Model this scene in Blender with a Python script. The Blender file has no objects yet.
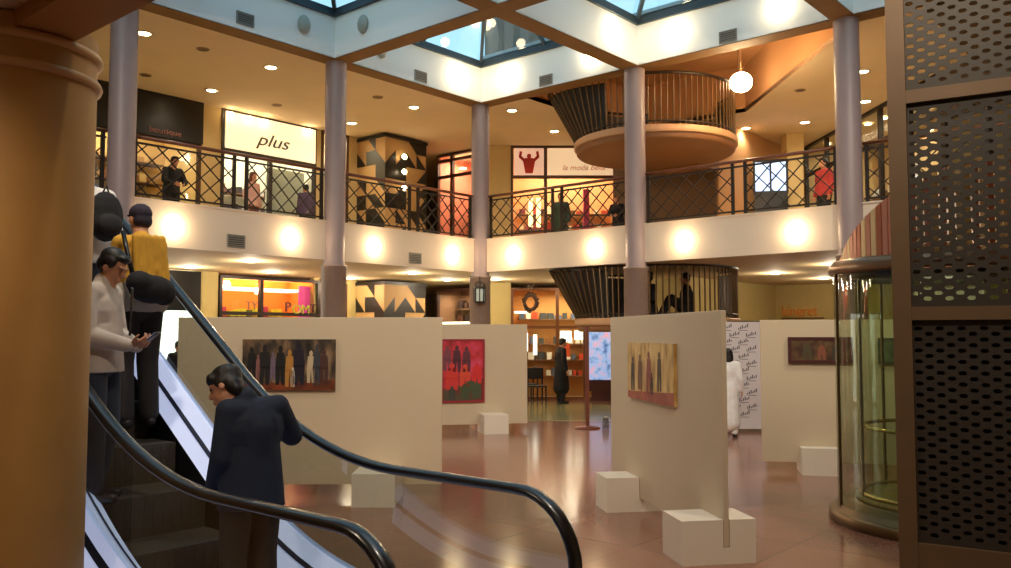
import bpy, bmesh, math, random
from mathutils import Vector, Matrix, Euler
random.seed(7)
SC = bpy.context.scene
COL = SC.collection
PI = math.pi

# ------------------------------------------------------------------ camera, sky, exposure
# World axes are the building's: the atrium fills X>0, Y<0; column corner at the origin.
cam_d = bpy.data.cameras.new('camera'); cam = bpy.data.objects.new('camera', cam_d); COL.objects.link(cam)
cam.location = (12.92, -14.14, 1.75)
cam.rotation_euler = (math.radians(90 + 3.372), 0, PI/2 - 0.860)
cam_d.sensor_width = 36; cam_d.lens = 860.565/1011*36; cam_d.clip_start = 0.05; cam_d.clip_end = 400
SC.camera = cam
w = bpy.data.worlds.new('sky'); SC.world = w; w.use_nodes = True
nt = w.node_tree; bg = nt.nodes['Background']
sky = nt.nodes.new('ShaderNodeTexSky'); sky.sky_type = 'NISHITA'; sky.sun_disc = False
sky.sun_elevation = math.radians(20); sky.sun_rotation = math.radians(150); sky.air_density = 1.2; sky.dust_density = 1.5
mixn = nt.nodes.new('ShaderNodeMix'); mixn.data_type = 'RGBA'; mixn.inputs[0].default_value = .55; mixn.inputs[7].default_value = (3.2, 4.3, 4.7, 1)   # thin cloud veil
nt.links.new(sky.outputs[0], mixn.inputs[6]); nt.links.new(mixn.outputs[2], bg.inputs[0]); bg.inputs[1].default_value = 0.17
SC.view_settings.view_transform = 'Standard'; SC.view_settings.look = 'None'
SC.view_settings.gamma = 1; SC.view_settings.use_curve_mapping = False
SC.view_settings.exposure = 0.9
K_DOWN, K_LOW, K_SHOP = 32, 24, .55     # watts of upper and lower downlights, shop light factor

# ------------------------------------------------------------------ helpers
B = 4.059; HB = 6.904; HT = 3.844; HF = 3.136     # bay, upper ceiling, upper floor, lower ceiling

def lin(c):
    return tuple(((v/255)/12.92 if v/255 <= .04045 else ((v/255+.055)/1.055)**2.4) for v in c)

MATS = {}
def mat(name, rgb, rough=.6, metal=0, emit=0, var=0, vscale=6, bump=0, spec=.5, ecol=None, coat=0):
    if name in MATS: return MATS[name]
    m = bpy.data.materials.new(name); m.use_nodes = True; t = m.node_tree; p = t.nodes['Principled BSDF']
    c = lin(rgb)
    p.inputs['Base Color'].default_value = (*c, 1); p.inputs['Roughness'].default_value = rough
    p.inputs['Metallic'].default_value = metal; p.inputs['Specular IOR Level'].default_value = spec
    p.inputs['Coat Weight'].default_value = coat
    if emit:
        p.inputs['Emission Color'].default_value = (*lin(ecol or rgb), 1); p.inputs['Emission Strength'].default_value = emit
    if var or bump:
        tc = t.nodes.new('ShaderNodeTexCoord'); n = t.nodes.new('ShaderNodeTexNoise')
        n.inputs['Scale'].default_value = vscale; n.inputs['Detail'].default_value = 4
        t.links.new(tc.outputs['Object'], n.inputs['Vector'])
        if var:
            r = t.nodes.new('ShaderNodeValToRGB')
            r.color_ramp.elements[0].position = .3; r.color_ramp.elements[1].position = .7
            r.color_ramp.elements[0].color = (*[v*(1-var) for v in c], 1)
            r.color_ramp.elements[1].color = (*[min(1, v*(1+var)) for v in c], 1)
            t.links.new(n.outputs['Fac'], r.inputs['Fac']); t.links.new(r.outputs[0], p.inputs['Base Color'])
        if bump:
            b = t.nodes.new('ShaderNodeBump'); b.inputs['Strength'].default_value = bump; b.inputs['Distance'].default_value = .02
            t.links.new(n.outputs['Fac'], b.inputs['Height']); t.links.new(b.outputs[0], p.inputs['Normal'])
    MATS[name] = m
    return m

def glass(name, rgb, refl=.08, rough=0.0):
    if name in MATS: return MATS[name]
    m = bpy.data.materials.new(name); m.use_nodes = True; t = m.node_tree; t.nodes.clear()
    o = t.nodes.new('ShaderNodeOutputMaterial'); mx = t.nodes.new('ShaderNodeMixShader')
    tr = t.nodes.new('ShaderNodeBsdfTransparent'); gl = t.nodes.new('ShaderNodeBsdfGlossy'); fr = t.nodes.new('ShaderNodeLayerWeight')
    mm = t.nodes.new('ShaderNodeMath'); mm.operation = 'MULTIPLY_ADD'; mm.inputs[1].default_value = .5; mm.inputs[2].default_value = refl
    pw = t.nodes.new('ShaderNodeMath'); pw.operation = 'POWER'; pw.inputs[1].default_value = 2.5
    fr.inputs['Blend'].default_value = .5
    tr.inputs[0].default_value = (*lin(rgb), 1); gl.inputs['Roughness'].default_value = rough
    t.links.new(fr.outputs['Facing'], pw.inputs[0]); t.links.new(pw.outputs[0], mm.inputs[0]); t.links.new(mm.outputs[0], mx.inputs[0])
    t.links.new(tr.outputs[0], mx.inputs[1]); t.links.new(gl.outputs[0], mx.inputs[2]); t.links.new(mx.outputs[0], o.inputs[0])
    MATS[name] = m
    return m

class MB:
    """collects shapes into one mesh"""
    def __init__(s): s.bm = bmesh.new(); s.mats = []
    def mi(s, m):
        if m not in s.mats: s.mats.append(m)
        return s.mats.index(m)
    def face(s, pts, m=None):
        vs = [s.bm.verts.new(p) for p in pts]
        f = s.bm.faces.new(vs); f.material_index = s.mi(m) if m else 0
        return f
    def box(s, lo, hi, m=None, rz=0, piv=None, M=None):
        x0, y0, z0 = lo; x1, y1, z1 = hi
        P = [(x0,y0,z0),(x1,y0,z0),(x1,y1,z0),(x0,y1,z0),(x0,y0,z1),(x1,y0,z1),(x1,y1,z1),(x0,y1,z1)]
        T = M or Matrix()
        if rz:
            pv = Vector(piv or ((x0+x1)/2, (y0+y1)/2, 0)); T = Matrix.Translation(pv) @ Matrix.Rotation(rz, 4, 'Z') @ Matrix.Translation(-pv)
        v = [s.bm.verts.new(T @ Vector(p)) for p in P]
        k = s.mi(m) if m else 0
        fs = []
        for q in ((3,2,1,0),(4,5,6,7),(0,1,5,4),(1,2,6,5),(2,3,7,6),(3,0,4,7)):
            f = s.bm.faces.new([v[i] for i in q]); f.material_index = k; fs.append(f)
        return fs
    def bar(s, a, b, wx, wy, m=None):
        a, b = Vector(a), Vector(b); d = b-a; L = d.length
        q = d.to_track_quat('Z', 'Y').to_matrix().to_4x4()
        s.box((-wx/2, -wy/2, 0), (wx/2, wy/2, L), m, M=Matrix.Translation(a) @ q)
    def prism(s, poly, z0, z1, m=None, msides=None):
        k = s.mi(m) if m else 0; ks = s.mi(msides) if msides else k
        lo = [s.bm.verts.new((p[0], p[1], z0)) for p in poly]; hi = [s.bm.verts.new((p[0], p[1], z1)) for p in poly]
        f = s.bm.faces.new(lo[::-1]); f.material_index = k
        f = s.bm.faces.new(hi); f.material_index = k
        n = len(poly)
        for i in range(n):
            f = s.bm.faces.new((lo[i], lo[(i+1) % n], hi[(i+1) % n], hi[i])); f.material_index = ks
    def lathe(s, prof, m=None, seg=32, c=(0,0), M=None, a0=0, a1=2*PI, smooth=True):
        k = s.mi(m) if m else 0; full = abs(a1-a0-2*PI) < 1e-6; T = M or Matrix()
        n = seg if full else seg+1; rings = []
        for (r, z) in prof:
            rings.append([s.bm.verts.new(T @ Vector((c[0]+r*math.cos(a0+(a1-a0)*i/seg), c[1]+r*math.sin(a0+(a1-a0)*i/seg), z))) for i in range(n)])
        for a, b in zip(rings, rings[1:]):
            for i in range(seg):
                j = (i+1) % n
                f = s.bm.faces.new((a[i], a[j], b[j], b[i])); f.material_index = k; f.smooth = smooth
    def disc(s, r, z, m=None, seg=24, c=(0,0), up=False):
        pts = [(c[0]+r*math.cos(2*PI*i/seg), c[1]+r*math.sin(2*PI*i/seg), z) for i in range(seg)]
        s.face(pts if up else pts[::-1], m)
    def tube(s, pts, r, m=None, seg=10, closed=False, flat=None):
        k = s.mi(m) if m else 0; pts = [Vector(p) for p in pts]; n = len(pts); rings = []
        for i, p in enumerate(pts):
            a = pts[(i-1) % n] if (closed or i) else p; b = pts[(i+1) % n] if (closed or i < n-1) else p
            t = (b-a).normalized(); u = t.cross(Vector((0,0,1)))
            if u.length < 1e-3: u = t.cross(Vector((0,1,0)))
            u.normalize(); v = u.cross(t).normalized()
            ru, rv = flat or (r, r)
            rings.append([s.bm.verts.new(p + u*ru*math.cos(2*PI*j/seg) + v*rv*math.sin(2*PI*j/seg)) for j in range(seg)])
        prs = list(zip(rings, rings[1:])) + ([(rings[-1], rings[0])] if closed else [])
        for a, b in prs:
            for j in range(seg):
                f = s.bm.faces.new((a[j], a[(j+1) % seg], b[(j+1) % seg], b[j])); f.material_index = k; f.smooth = True
        if not closed:
            for q in (rings[0][::-1], rings[-1]):
                f = s.bm.faces.new(q); f.material_index = k
    def ell(s, c, r, m=None, M=None, u=12, v=8):
        k = s.mi(m) if m else 0; T = Matrix.Translation(c) @ (M or Matrix()) @ Matrix.Diagonal((r[0], r[1], r[2], 1))
        g = bmesh.ops.create_uvsphere(s.bm, u_segments=u, v_segments=v, radius=1, matrix=T)
        for vv in g['verts']:
            for f in vv.link_faces: f.material_index = k; f.smooth = True
    def caps(s, p0, r0, p1, r1, seg=14):
        p0, p1 = Vector(p0), Vector(p1); d = p1-p0; L = max(d.length, 1e-4)
        q = d.to_track_quat('Z', 'Y').to_matrix().to_4x4(); T = Matrix.Translation(p0) @ q
        prof = []
        for i in range(7):
            a = -PI/2 + (PI/2)*i/6; prof.append((max(r0*math.cos(a), .0005), r0*math.sin(a)))
        for i in range(7):
            a = (PI/2)*i/6; prof.append((max(r1*math.cos(a), .0005), L + r1*math.sin(a)))
        rings = [[s.bm.verts.new(T @ Vector((r*math.cos(2*PI*j/seg), r*math.sin(2*PI*j/seg), z))) for j in range(seg)] for r, z in prof]
        for a, b in zip(rings, rings[1:]):
            for j in range(seg): s.bm.faces.new((a[j], a[(j+1) % seg], b[(j+1) % seg], b[j]))
        s.bm.faces.new(rings[0][::-1]); s.bm.faces.new(rings[-1])
    def build(s, name, m=None, parent=None, bevel=0, recalc=True, loc=None, rz=0, voxel=0, smooth=3):
        if recalc: bmesh.ops.recalc_face_normals(s.bm, faces=s.bm.faces)
        me = bpy.data.meshes.new(name); s.bm.to_mesh(me); s.bm.free()
        if m is not None and not s.mats: me.materials.append(m)
        for x in s.mats: me.materials.append(x)
        o = bpy.data.objects.new(name, me); COL.objects.link(o)
        if voxel:
            r = o.modifiers.new('r', 'REMESH'); r.mode = 'VOXEL'; r.voxel_size = voxel
            if smooth: sm = o.modifiers.new('s', 'SMOOTH'); sm.iterations = smooth; sm.factor = .5
            dg = bpy.context.evaluated_depsgraph_get(); dg.update()
            nm = bpy.data.meshes.new_from_object(o.evaluated_get(dg)); o.modifiers.clear()
            nm.name = name; o.data = nm
            if not nm.materials and m is not None: nm.materials.append(m)
            for p in nm.polygons: p.use_smooth = True
        if bevel:
            b = o.modifiers.new('bevel', 'BEVEL'); b.width = bevel; b.segments = 2; b.limit_method = 'ANGLE'
        if parent: o.parent = parent
        if loc: o.location = loc
        if rz: o.rotation_euler = (0, 0, rz)
        return o

def thing(name, label, cat, loc=(0,0,0), rz=0, group=None):
    o = bpy.data.objects.new(name, None); COL.objects.link(o); o.empty_display_size = .2
    o.location = loc; o.rotation_euler = (0, 0, rz); o['label'] = label; o['category'] = cat
    if group: o['group'] = group
    return o
def tag(o, label, cat, group=None):
    o['label'] = label; o['category'] = cat
    if group: o['group'] = group
    return o
def struct(name, mb, m=None, **k):
    o = mb.build(name, m, **k); o['kind'] = 'structure'; return o
def dup(root, loc, rz, label, group=None):
    r = root.copy(); COL.objects.link(r); r.location = loc; r.rotation_euler = (0, 0, rz); r['label'] = label
    if group: r['group'] = group
    for ch in list(root.children):
        c = ch.copy(); COL.objects.link(c); c.parent = r
        for g in list(ch.children):
            d = g.copy(); COL.objects.link(d); d.parent = c
    return r
def lamp(name, parent, loc, energy, col=(1,.72,.42), kind='POINT', size=.08, spot=2.2, rot=None, blend=.6, sy=None):
    l = bpy.data.lights.new(name, kind); l.energy = energy; l.color = col
    if kind == 'AREA':
        l.size = size
        if sy: l.shape = 'RECTANGLE'; l.size_y = sy
    else: l.shadow_soft_size = size
    if kind == 'SPOT': l.spot_size = spot; l.spot_blend = blend
    o = bpy.data.objects.new(name, l); COL.objects.link(o); o.location = loc
    if rot: o.rotation_euler = rot
    if parent: o.parent = parent
    return o
def text_mesh(name, txt, size, m, parent, loc, rot, depth=.01, shear=0, align='LEFT', sx=1):
    cu = bpy.data.curves.new(name, 'FONT'); cu.body = txt; cu.size = size; cu.extrude = depth; cu.shear = shear; cu.align_x = align
    o = bpy.data.objects.new('t', cu); COL.objects.link(o)
    dg = bpy.context.evaluated_depsgraph_get(); dg.update()
    me = bpy.data.meshes.new_from_object(o.evaluated_get(dg)); bpy.data.objects.remove(o); bpy.data.curves.remove(cu)
    me.name = name; me.materials.clear(); me.materials.append(m)
    o = bpy.data.objects.new(name, me); COL.objects.link(o); o.location = loc; o.rotation_euler = rot; o.scale = (sx, 1, 1)
    if parent: o.parent = parent
    return o

# ------------------------------------------------------------------ materials
WARM = (1, .83, .62)
M_white = mat('white_paint', (232, 224, 212), .7, var=.02, vscale=2)
M_cream = mat('cream_ceiling', (228, 206, 172), .8, var=.03, vscale=1.5)
M_fascia = mat('fascia_white', (212, 194, 174), .65, var=.02, vscale=2)
M_coffer = mat('coffer_white', (220, 226, 228), .7)
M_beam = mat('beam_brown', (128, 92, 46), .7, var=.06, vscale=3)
M_col = mat('column_mauve', (146, 128, 128), .45, var=.03, vscale=4)
M_clad = mat('column_base_stone', (136, 116, 106), .4, var=.1, vscale=30)
M_wall = mat('cream_wall', (214, 188, 132), .8, var=.03)
M_olive = mat('olive_wall', (196, 178, 118), .8, var=.03)
M_orange = mat('orange_wall', (196, 148, 98), .8)
M_dark = mat('dark_bronze', (44, 34, 26), .45, .3)
M_wood = mat('handrail_wood', (110, 62, 40), .35, var=.12, vscale=20)
M_brownfr = mat('brown_frame', (84, 54, 30), .5, var=.1)
M_black = mat('black_panel', (18, 16, 16), .35)
M_steel = mat('brushed_steel', (170, 160, 146), .3, .9)
M_rubber = mat('handrail_rubber', (14, 16, 22), .28, spec=.8, coat=.3)
M_glass = glass('clear_glass', (238, 244, 240), .04)
M_glow = mat('lamp_glow', (255, 244, 220), .5, emit=14, ecol=(255, 226, 178))
M_sconce = mat('sconce_glow', (255, 244, 220), .5, emit=16, ecol=(255, 222, 170))
M_vent = mat('vent_grey', (128, 124, 116), .5, .2)

# ------------------------------------------------------------------ floor
def floor_mat():
    m = bpy.data.materials.new('terrazzo_floor'); m.use_nodes = True; t = m.node_tree; p = t.nodes['Principled BSDF']
    tc = t.nodes.new('ShaderNodeTexCoord'); n = t.nodes.new('ShaderNodeTexNoise'); n.inputs['Scale'].default_value = .6; n.inputs['Detail'].default_value = 3
    n2 = t.nodes.new('ShaderNodeTexVoronoi'); n2.inputs['Scale'].default_value = 70
    br = t.nodes.new('ShaderNodeTexBrick'); br.offset = 0; br.inputs['Scale'].default_value = 1; br.inputs['Brick Width'].default_value = 1; br.inputs['Row Height'].default_value = 1
    br.inputs['Mortar Size'].default_value = .006; br.inputs['Color1'].default_value = (*lin((146, 100, 80)), 1); br.inputs['Color2'].default_value = (*lin((140, 96, 78)), 1); br.inputs['Mortar'].default_value = (*lin((126, 86, 70)), 1)
    mx = t.nodes.new('ShaderNodeMix'); mx.data_type = 'RGBA'; mx.blend_type = 'OVERLAY'; mx.inputs[0].default_value = .35
    mx2 = t.nodes.new('ShaderNodeMix'); mx2.data_type = 'RGBA'; mx2.blend_type = 'OVERLAY'; mx2.inputs[0].default_value = .12
    t.links.new(tc.outputs['Object'], br.inputs['Vector']); t.links.new(tc.outputs['Object'], n.inputs['Vector']); t.links.new(tc.outputs['Object'], n2.inputs['Vector'])
    t.links.new(br.outputs['Color'], mx.inputs[6]); t.links.new(n.outputs['Fac'], mx.inputs[7])
    t.links.new(mx.outputs[2], mx2.inputs[6]); t.links.new(n2.outputs['Distance'], mx2.inputs[7])
    t.links.new(mx2.outputs[2], p.inputs['Base Color'])
    p.inputs['Roughness'].default_value = .16; p.inputs['Specular IOR Level'].default_value = .5
    return m
f = MB(); f.face([(-10,-20,0),(18,-20,0),(18,14,0),(-10,14,0)])
struct('floor', f, floor_mat(), recalc=False)
# pale green tile walkway beyond the corner of the hall
f = MB(); f.prism([(-4.5,-4.6),(-.2,-2.13),(4.6,2.0),(6,3.2),(6,4.5),(3.4,4.5),(-2.5,3.1),(-4.5,3.1)], .0, .006)
struct('floor_walkway', f, mat('walkway_tile', (168, 164, 120), .14, var=.1, vscale=2))
# ------------------------------------------------------------------ ceilings, slabs, shell
f = MB()
f.prism([(-9,-13),(0,-13),(0,.0),(-9,.0)], HB, HB+.1)          # left gallery
struct('ceiling_left', f, M_cream)
f = MB()
f.prism([(-9,0),(1.2,0),(1.2,12),(-9,12)], HB, HB+.1)
f.prism([(1.2,4.4),(4.3,4.4),(4.3,12),(1.2,12)], HB, HB+.1)
f.prism([(4.3,4.4),(8.25,.2),(9.3,.2),(9.3,12),(4.3,12)], HB, HB+.1)
struct('ceiling_back', f, M_cream)
f = MB()                                                       # raised soffit over the stair
f.face([(1.2,.2,8.0),(8.25,.2,8.0),(4.3,4.4,8.0),(1.2,4.4,8.0)])
struct('ceiling_stair', f, M_orange, recalc=False)
f = MB()
for a, b in (((1.2,.2),(8.25,.2)),((8.25,.2),(4.3,4.4)),((4.3,4.4),(1.2,4.4)),((1.2,4.4),(1.2,.2))):
    f.face([(a[0],a[1],HB),(b[0],b[1],HB),(b[0],b[1],8.0),(a[0],a[1],8.0)])
struct('wall_stair_soffit', f, M_orange, recalc=False)
f = MB(); f.prism([(-9,-13),(-.1,-13),(-.1,.1),(13,.1),(13,12),(-9,12)], HF+.02, HT)
struct('floor_upper', f, mat('slab_cream', (214, 192, 148), .75))
f = MB()
f.box((-10.2,-20,0),(-10,14,9)); f.box((18,-20,0),(18.2,14,9)); f.box((-10,14,0),(18,14.2,9)); f.box((-10,-20.2,0),(18,-20,9))
struct('wall_outer', f, M_wall)
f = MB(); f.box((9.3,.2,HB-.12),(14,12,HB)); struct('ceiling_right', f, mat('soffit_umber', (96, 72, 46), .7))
# gallery the photographer stands under
f = MB(); f.prism([(-9,-12.62),(18,-12.62),(18,-20),(-9,-20)], 3.28, 3.9)
struct('ceiling_near', f, M_cream)
f = MB(); f.box((-9,-12.64,3.2),(18,-12.36,3.9))
struct('trim_near_edge', f, mat('near_beam_brown', (176, 124, 62), .7))
f = MB(); f.box((-9,-20,HB),(18,-12.37,HB+.2)); f.box((12.37,-12.37,HB),(18,14,HB+.2))
struct('ceiling_outer', f, M_cream)
f = MB(); f.box((-10,-13,7.72),(-.2,14,7.78)); f.box((-.2,.2,8.05),(13,14,8.12))
struct('roof', f, mat('roof_grey', (150, 164, 172), .5))

# fascias between the columns
def fascia(i, side):
    f = MB(); a, b = i*B + (.17 if i else .12), (i+1)*B - .17
    if side == 'left': f.box((-.14, -b, HF), (.0, -a, HT)); f.box((-.16, -b, HT), (.02, -a, HT+.03))
    else: f.box((a, .0, HF), (b, .14, HT)); f.box((a, -.02, HT), (b, .16, HT+.03))
    struct('trim_fascia_%s' % side, f, M_fascia)
for i in range(3): fascia(i, 'left'); fascia(i, 'right')

# ceiling beams: white coffer sides, brown undersides
def beam(lo, hi):
    f = MB(); f.box(lo, hi, M_coffer)
    x0, y0, z0 = lo; x1, y1, z1 = hi
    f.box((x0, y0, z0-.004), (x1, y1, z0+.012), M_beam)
    struct('trim_beam', f)
E4 = 3*B
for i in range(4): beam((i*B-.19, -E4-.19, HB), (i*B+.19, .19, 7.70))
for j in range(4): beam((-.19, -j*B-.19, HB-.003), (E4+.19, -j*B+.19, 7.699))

# ------------------------------------------------------------------ columns
def column(x, y, label):
    t = thing('column', label, 'column', (x, y, 0), group='mauve columns around the atrium')
    m = MB(); m.lathe([(.2, HF-.09), (.2, HB)], seg=32); m.build('shaft', M_col, t)
    m = MB(); m.lathe([(.0, .0), (.25, .0), (.25, .12), (.232, .14), (.232, HF-.14), (.245, HF-.13), (.245, HF-.09), (.2, HF-.085)], seg=32); m.build('cladding', M_clad, t)
    return t
column(0, 0, 'mauve round column in the far corner, with a lantern hung on it')
column(0, -B, 'mauve round column on the left side, second from the far corner')
column(0, -2*B, 'mauve round column behind the escalator riders, nearest on the left side')
column(B, 0, 'mauve round column rising in front of the round stair landing')
column(2*B, 0, 'mauve round column at the right, above the glass lift')
column(0, -3*B, 'mauve round column left of the escalator foot'); column(3*B, 0, 'mauve round column behind the perforated screen')

t = thing('round_column', 'thick ochre round column with two capital rings in the left foreground', 'column', (8.22, -12.51, 0))
M_ochre = mat('ochre_plaster', (182, 134, 70), .6, var=.05, vscale=5)
m = MB(); m.lathe([(.385, 0), (.385, 3.27)], seg=64); m.build('shaft', M_ochre, t)
M_ring = mat('ring_tan', (206, 160, 104), .45)
for z in (3.03, 3.17):
    m = MB(); m.lathe([(.384, z-.022), (.405, z-.018), (.412, z), (.405, z+.018), (.384, z+.022)], seg=64); m.build('ring', M_ring, t)

# ------------------------------------------------------------------ skylights
M_skyglass = glass('skylight_glass', (196, 224, 232), .03)
M_skyfr = mat('skylight_frame', (52, 66, 76), .4, .4)
def skylight(i, j, label):
    t = thing('skylight', label, 'skylight', ((i+.5)*B, -(j+.5)*B, 7.70), group='pyramid skylights')
    h = B/2-.19; zt = 1.35
    m = MB()
    for a, b in (((-h,-h),(h,-h)), ((h,-h),(h,h)), ((h,h),(-h,h)), ((-h,h),(-h,-h))):
        m.bar((*a, .05), (*b, .05), .12, .14)
    m.build('frame', M_skyfr, t)
    cs = [(-h,-h), (h,-h), (h,h), (-h,h)]
    for k in range(4):
        a, b = cs[k], cs[(k+1) % 4]
        m = MB(); m.face([(a[0],a[1],.1), (b[0],b[1],.1), (0,0,zt)]); m.build('glass_pane', M_skyglass, t)
        m = MB(); m.bar((a[0],a[1],.08), (0,0,zt), .07, .1); m.build('hip_bar', M_skyfr, t)
        mid = ((a[0]+b[0])/2, (a[1]+b[1])/2)
        m = MB(); m.bar((*mid, .08), (0,0,zt), .05, .08); m.build('rafter', M_skyfr, t)
    return t
SKL = {(0,0): 'pyramid skylight at top centre over the far corner bay', (0,1): 'pyramid skylight cut by the top edge, left of centre', (1,0): 'pyramid skylight cut by the top edge, right of centre'}
for i in range(3):
    for j in range(3):
        if (i, j) in SKL or i+j < 4: skylight(i, j, SKL.get((i, j), 'pyramid skylight over a near bay of the atrium'))
# dark office block seen through the glass
t = thing('office_block', 'dark grey building seen through the centre skylight glass', 'building', (-32.1, 39.5, 0), .711)
m = MB(); m.box((-2.6,0,0),(2.9,8,40)); m.build('wall', mat('office_grey', (74, 82, 84), .8, var=.1, vscale=.3), t)
for k in range(4):
    m = MB(); m.box((-2.3+1.3*k,-.08,2),(-1.5+1.3*k,.0,39)); m.build('window', mat('office_glass', (52, 66, 74), .3), t)

# ------------------------------------------------------------------ gallery walls (solid stretches between the shopfronts)
def wallrun(name, p, q, z0, z1, m, th=.15):
    p, q = Vector((*p, 0)), Vector((*q, 0)); d = (q-p).normalized(); n = Vector((-d.y, d.x, 0))*th     # thickness to the viewer's far side
    f = MB(); f.prism([(p.x,p.y), (q.x,q.y), (q.x+n.x,q.y+n.y), (p.x+n.x,p.y+n.y)], z0, z1)
    struct(name, f, m)
CH = Vector((.758, .652, 0)); C0 = Vector((-2.6, 3.2, 0))
def chp(s): v = C0+CH*s; return (v.x, v.y)
for z0, z1, mm in ((0, HF+.02, M_olive), (HT, HB, M_wall)):
    for a, b in ((-4.2,-3.7), (-1.08,-.92), (-.06,.28)):
        wallrun('wall_left', (-4.6, a), (-4.6, b), z0, z1, mm)
    wallrun('wall_left', (-4.6,-13), (-4.6,-10.2), z0, z1, mm)
    wallrun('wall_back', (-3.12, 3.2), (-2.6, 3.2), z0, z1, mm)
    wallrun('wall_back', chp(0), chp(.59), z0, z1, mm)
    wallrun('wall_back', chp(3.66), chp(4.2), z0, z1, mm)
for z0, z1, x, mm in ((0, HF+.02, 2.7, M_olive), (HT, 8.0, 3.5, M_orange)):
    f = MB(); f.prism([(.55,4.6), (x,4.6), (x,9.6), (.55,9.6)], z0, z1); struct('wall_core', f, mm)
f = MB(); f.box((.55,4.52,HT),(3.45,4.6,HB)); struct('wall_core_front', f, mat('core_umber', (104, 76, 46), .6))
wallrun('wall_right', (2.5, 9.6), (15, 9.6), 0, HF+.02, M_olive)
wallrun('wall_right', (3.5, 9.4), (3.9, 8.98), HT, HB, M_wall)


# ------------------------------------------------------------------ checkered pier (both floors)
def pier(z0, z1, label):
    t = thing('checkered_pier', label, 'pier', (-4.05, .95, z0), group='checkered piers')
    H = z1-z0-.04; x0, x1, y0, y1 = -.55, .55, -.70, .75
    m = MB(); m.box((x0+.01, y0+.01, 0), (x1-.01, y1-.01, H)); m.build('core', mat('pier_tan', (198, 160, 106), .6), t)
    dk = mat('pier_black', (30, 28, 24), .4); tn = mat('pier_tan', (198, 160, 106), .6)
    m = MB(); n = 4; rows = int(round(H/.38)); hh = H/rows; rnd = random.Random(3)
    def cell(P, u, v, du, dv):      # P maps (u,v) to a point on the face
        k = rnd.random()
        a, b, c, d = P(u,v), P(u+du,v), P(u+du,v+dv), P(u,v+dv)
        if k < .34: m.face([a,b,c,d], dk)
        elif k < .5: m.face([a,b,c], dk)
        elif k < .64: m.face([a,b,d], dk)
        elif k < .76: m.face([b,c,d], dk)
    for r in range(rows):
        for q in range(3):
            w_ = (x1-x0)/3
            cell(lambda u, v: (x0+u, y0-.002, v), q*w_, r*hh, w_, hh)
        for q in range(n):
            w_ = (y1-y0)/n
            cell(lambda u, v: (x1+.002, y0+u, v), q*w_, r*hh, w_, hh)
    m.build('checker_pattern', dk, t, recalc=False)
    m = MB(); m.box((x0-.02, y0-.02, H-.08), (x1+.03, y1+.02, H)); m.build('top_band', dk, t)
    return t
pier(HT, HB, 'black and tan checkered pier on the upper gallery, left of the far corner')
pier(0, HF, 'black and tan checkered pier on the ground floor, above the long white panel')
for k, z in enumerate((6.33, 5.94, 5.52)):
    t = thing('spotlight', ('topmost','middle','lowest')[k] + ' of the three small spotlights on the checkered pier', 'spotlight', (-3.49, .80, z), PI/2, 'spotlights on the pier')
    m = MB(); m.lathe([(.0,0),(.05,0),(.05,.09),(.08,.12)], seg=16, M=Matrix.Rotation(PI/2, 4, 'X')); m.build('housing', M_steel, t)
    m = MB(); m.ell((0,-.11,0), (.085,.03,.06), M_glow); m.build('bulb', M_glow, t)

# ------------------------------------------------------------------ shopfronts; local x to the viewer's right, y into the shop, z up
def shop(label, loc, rz, W, H, mull, trans, frame, inner, power, depth=1.6, col=WARM, base=None, group=None):
    t = thing('shopfront', label, 'shop', loc, rz, group)
    m = MB(); b = .07
    m.box((0,-.04,0), (b,.06,H)); m.box((W-b,-.04,0), (W,.06,H)); m.box((b,-.04,H-b), (W-b,.06,H)); m.box((b,-.04,0), (W-b,.06,.08))
    for x in mull: m.box((x-.045,-.045,.08), (x+.045,.055,H-b))
    for z in trans: m.box((b,-.042,z-.04), (W-b,.052,z+.04))
    m.build('frame', frame, t)
    m = MB(); m.box((b,.0,.08), (W-b,.012,H-b)); m.build('glass_front', M_glass, t)
    m = MB(); m.face([(0,depth,0),(W,depth,0),(W,depth,H),(0,depth,H)]); m.face([(0,.07,0),(0,depth,0),(0,depth,H),(0,.07,H)]); m.face([(W,.07,0),(W,depth,0),(W,depth,H),(W,.07,H)])
    m.face([(0,.07,H),(W,.07,H),(W,depth,H),(0,depth,H)])
    m.build('interior_walls', inner, t, recalc=False)
    m = MB(); m.face([(0,.07,.01),(W,.07,.01),(W,depth,.01),(0,depth,.01)]); m.build('interior_floor', mat('shop_floor', (150,120,90), .4), t, recalc=False)
    if power: lamp('shop_lamp', t, (W/2, depth*.45, H-.12), power*K_SHOP, col, 'AREA', W*.7, sy=.4)
    return t
def shelves(t, W, depth, zs, x0=.2, x1=None, pal=None, seed=1, hmax=.22):
    r = random.Random(seed); x1 = x1 or W-.2; sh = mat('shelf_wood', (120, 84, 52), .6)
    for z in zs:
        m = MB(); m.box((x0, depth-.36, z-.03), (x1, depth-.02, z)); s = m.build('shelf', sh, t)
    pal = pal or [(190,60,50),(230,200,160),(60,70,90),(220,140,60),(240,236,226),(70,110,80),(120,60,80)]
    m = MB()
    for z in zs:
        x = x0+.05
        while x < x1-.2:
            w_ = r.uniform(.08,.2); h_ = r.uniform(.4,1)*hmax
            m.box((x, depth-.3, z), (x+w_, depth-.1, z+h_), mat('goods_%d_%d_%d' % pal[r.randrange(len(pal))], pal[0], .6) if 0 else goods(r.choice(pal)))
            x += w_ + r.uniform(.02,.12)
    o = m.build('shelf_goods', None, t); o['kind'] = 'stuff'
def goods(c): return mat('goods_%d_%d_%d' % c, c, .55)

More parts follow.
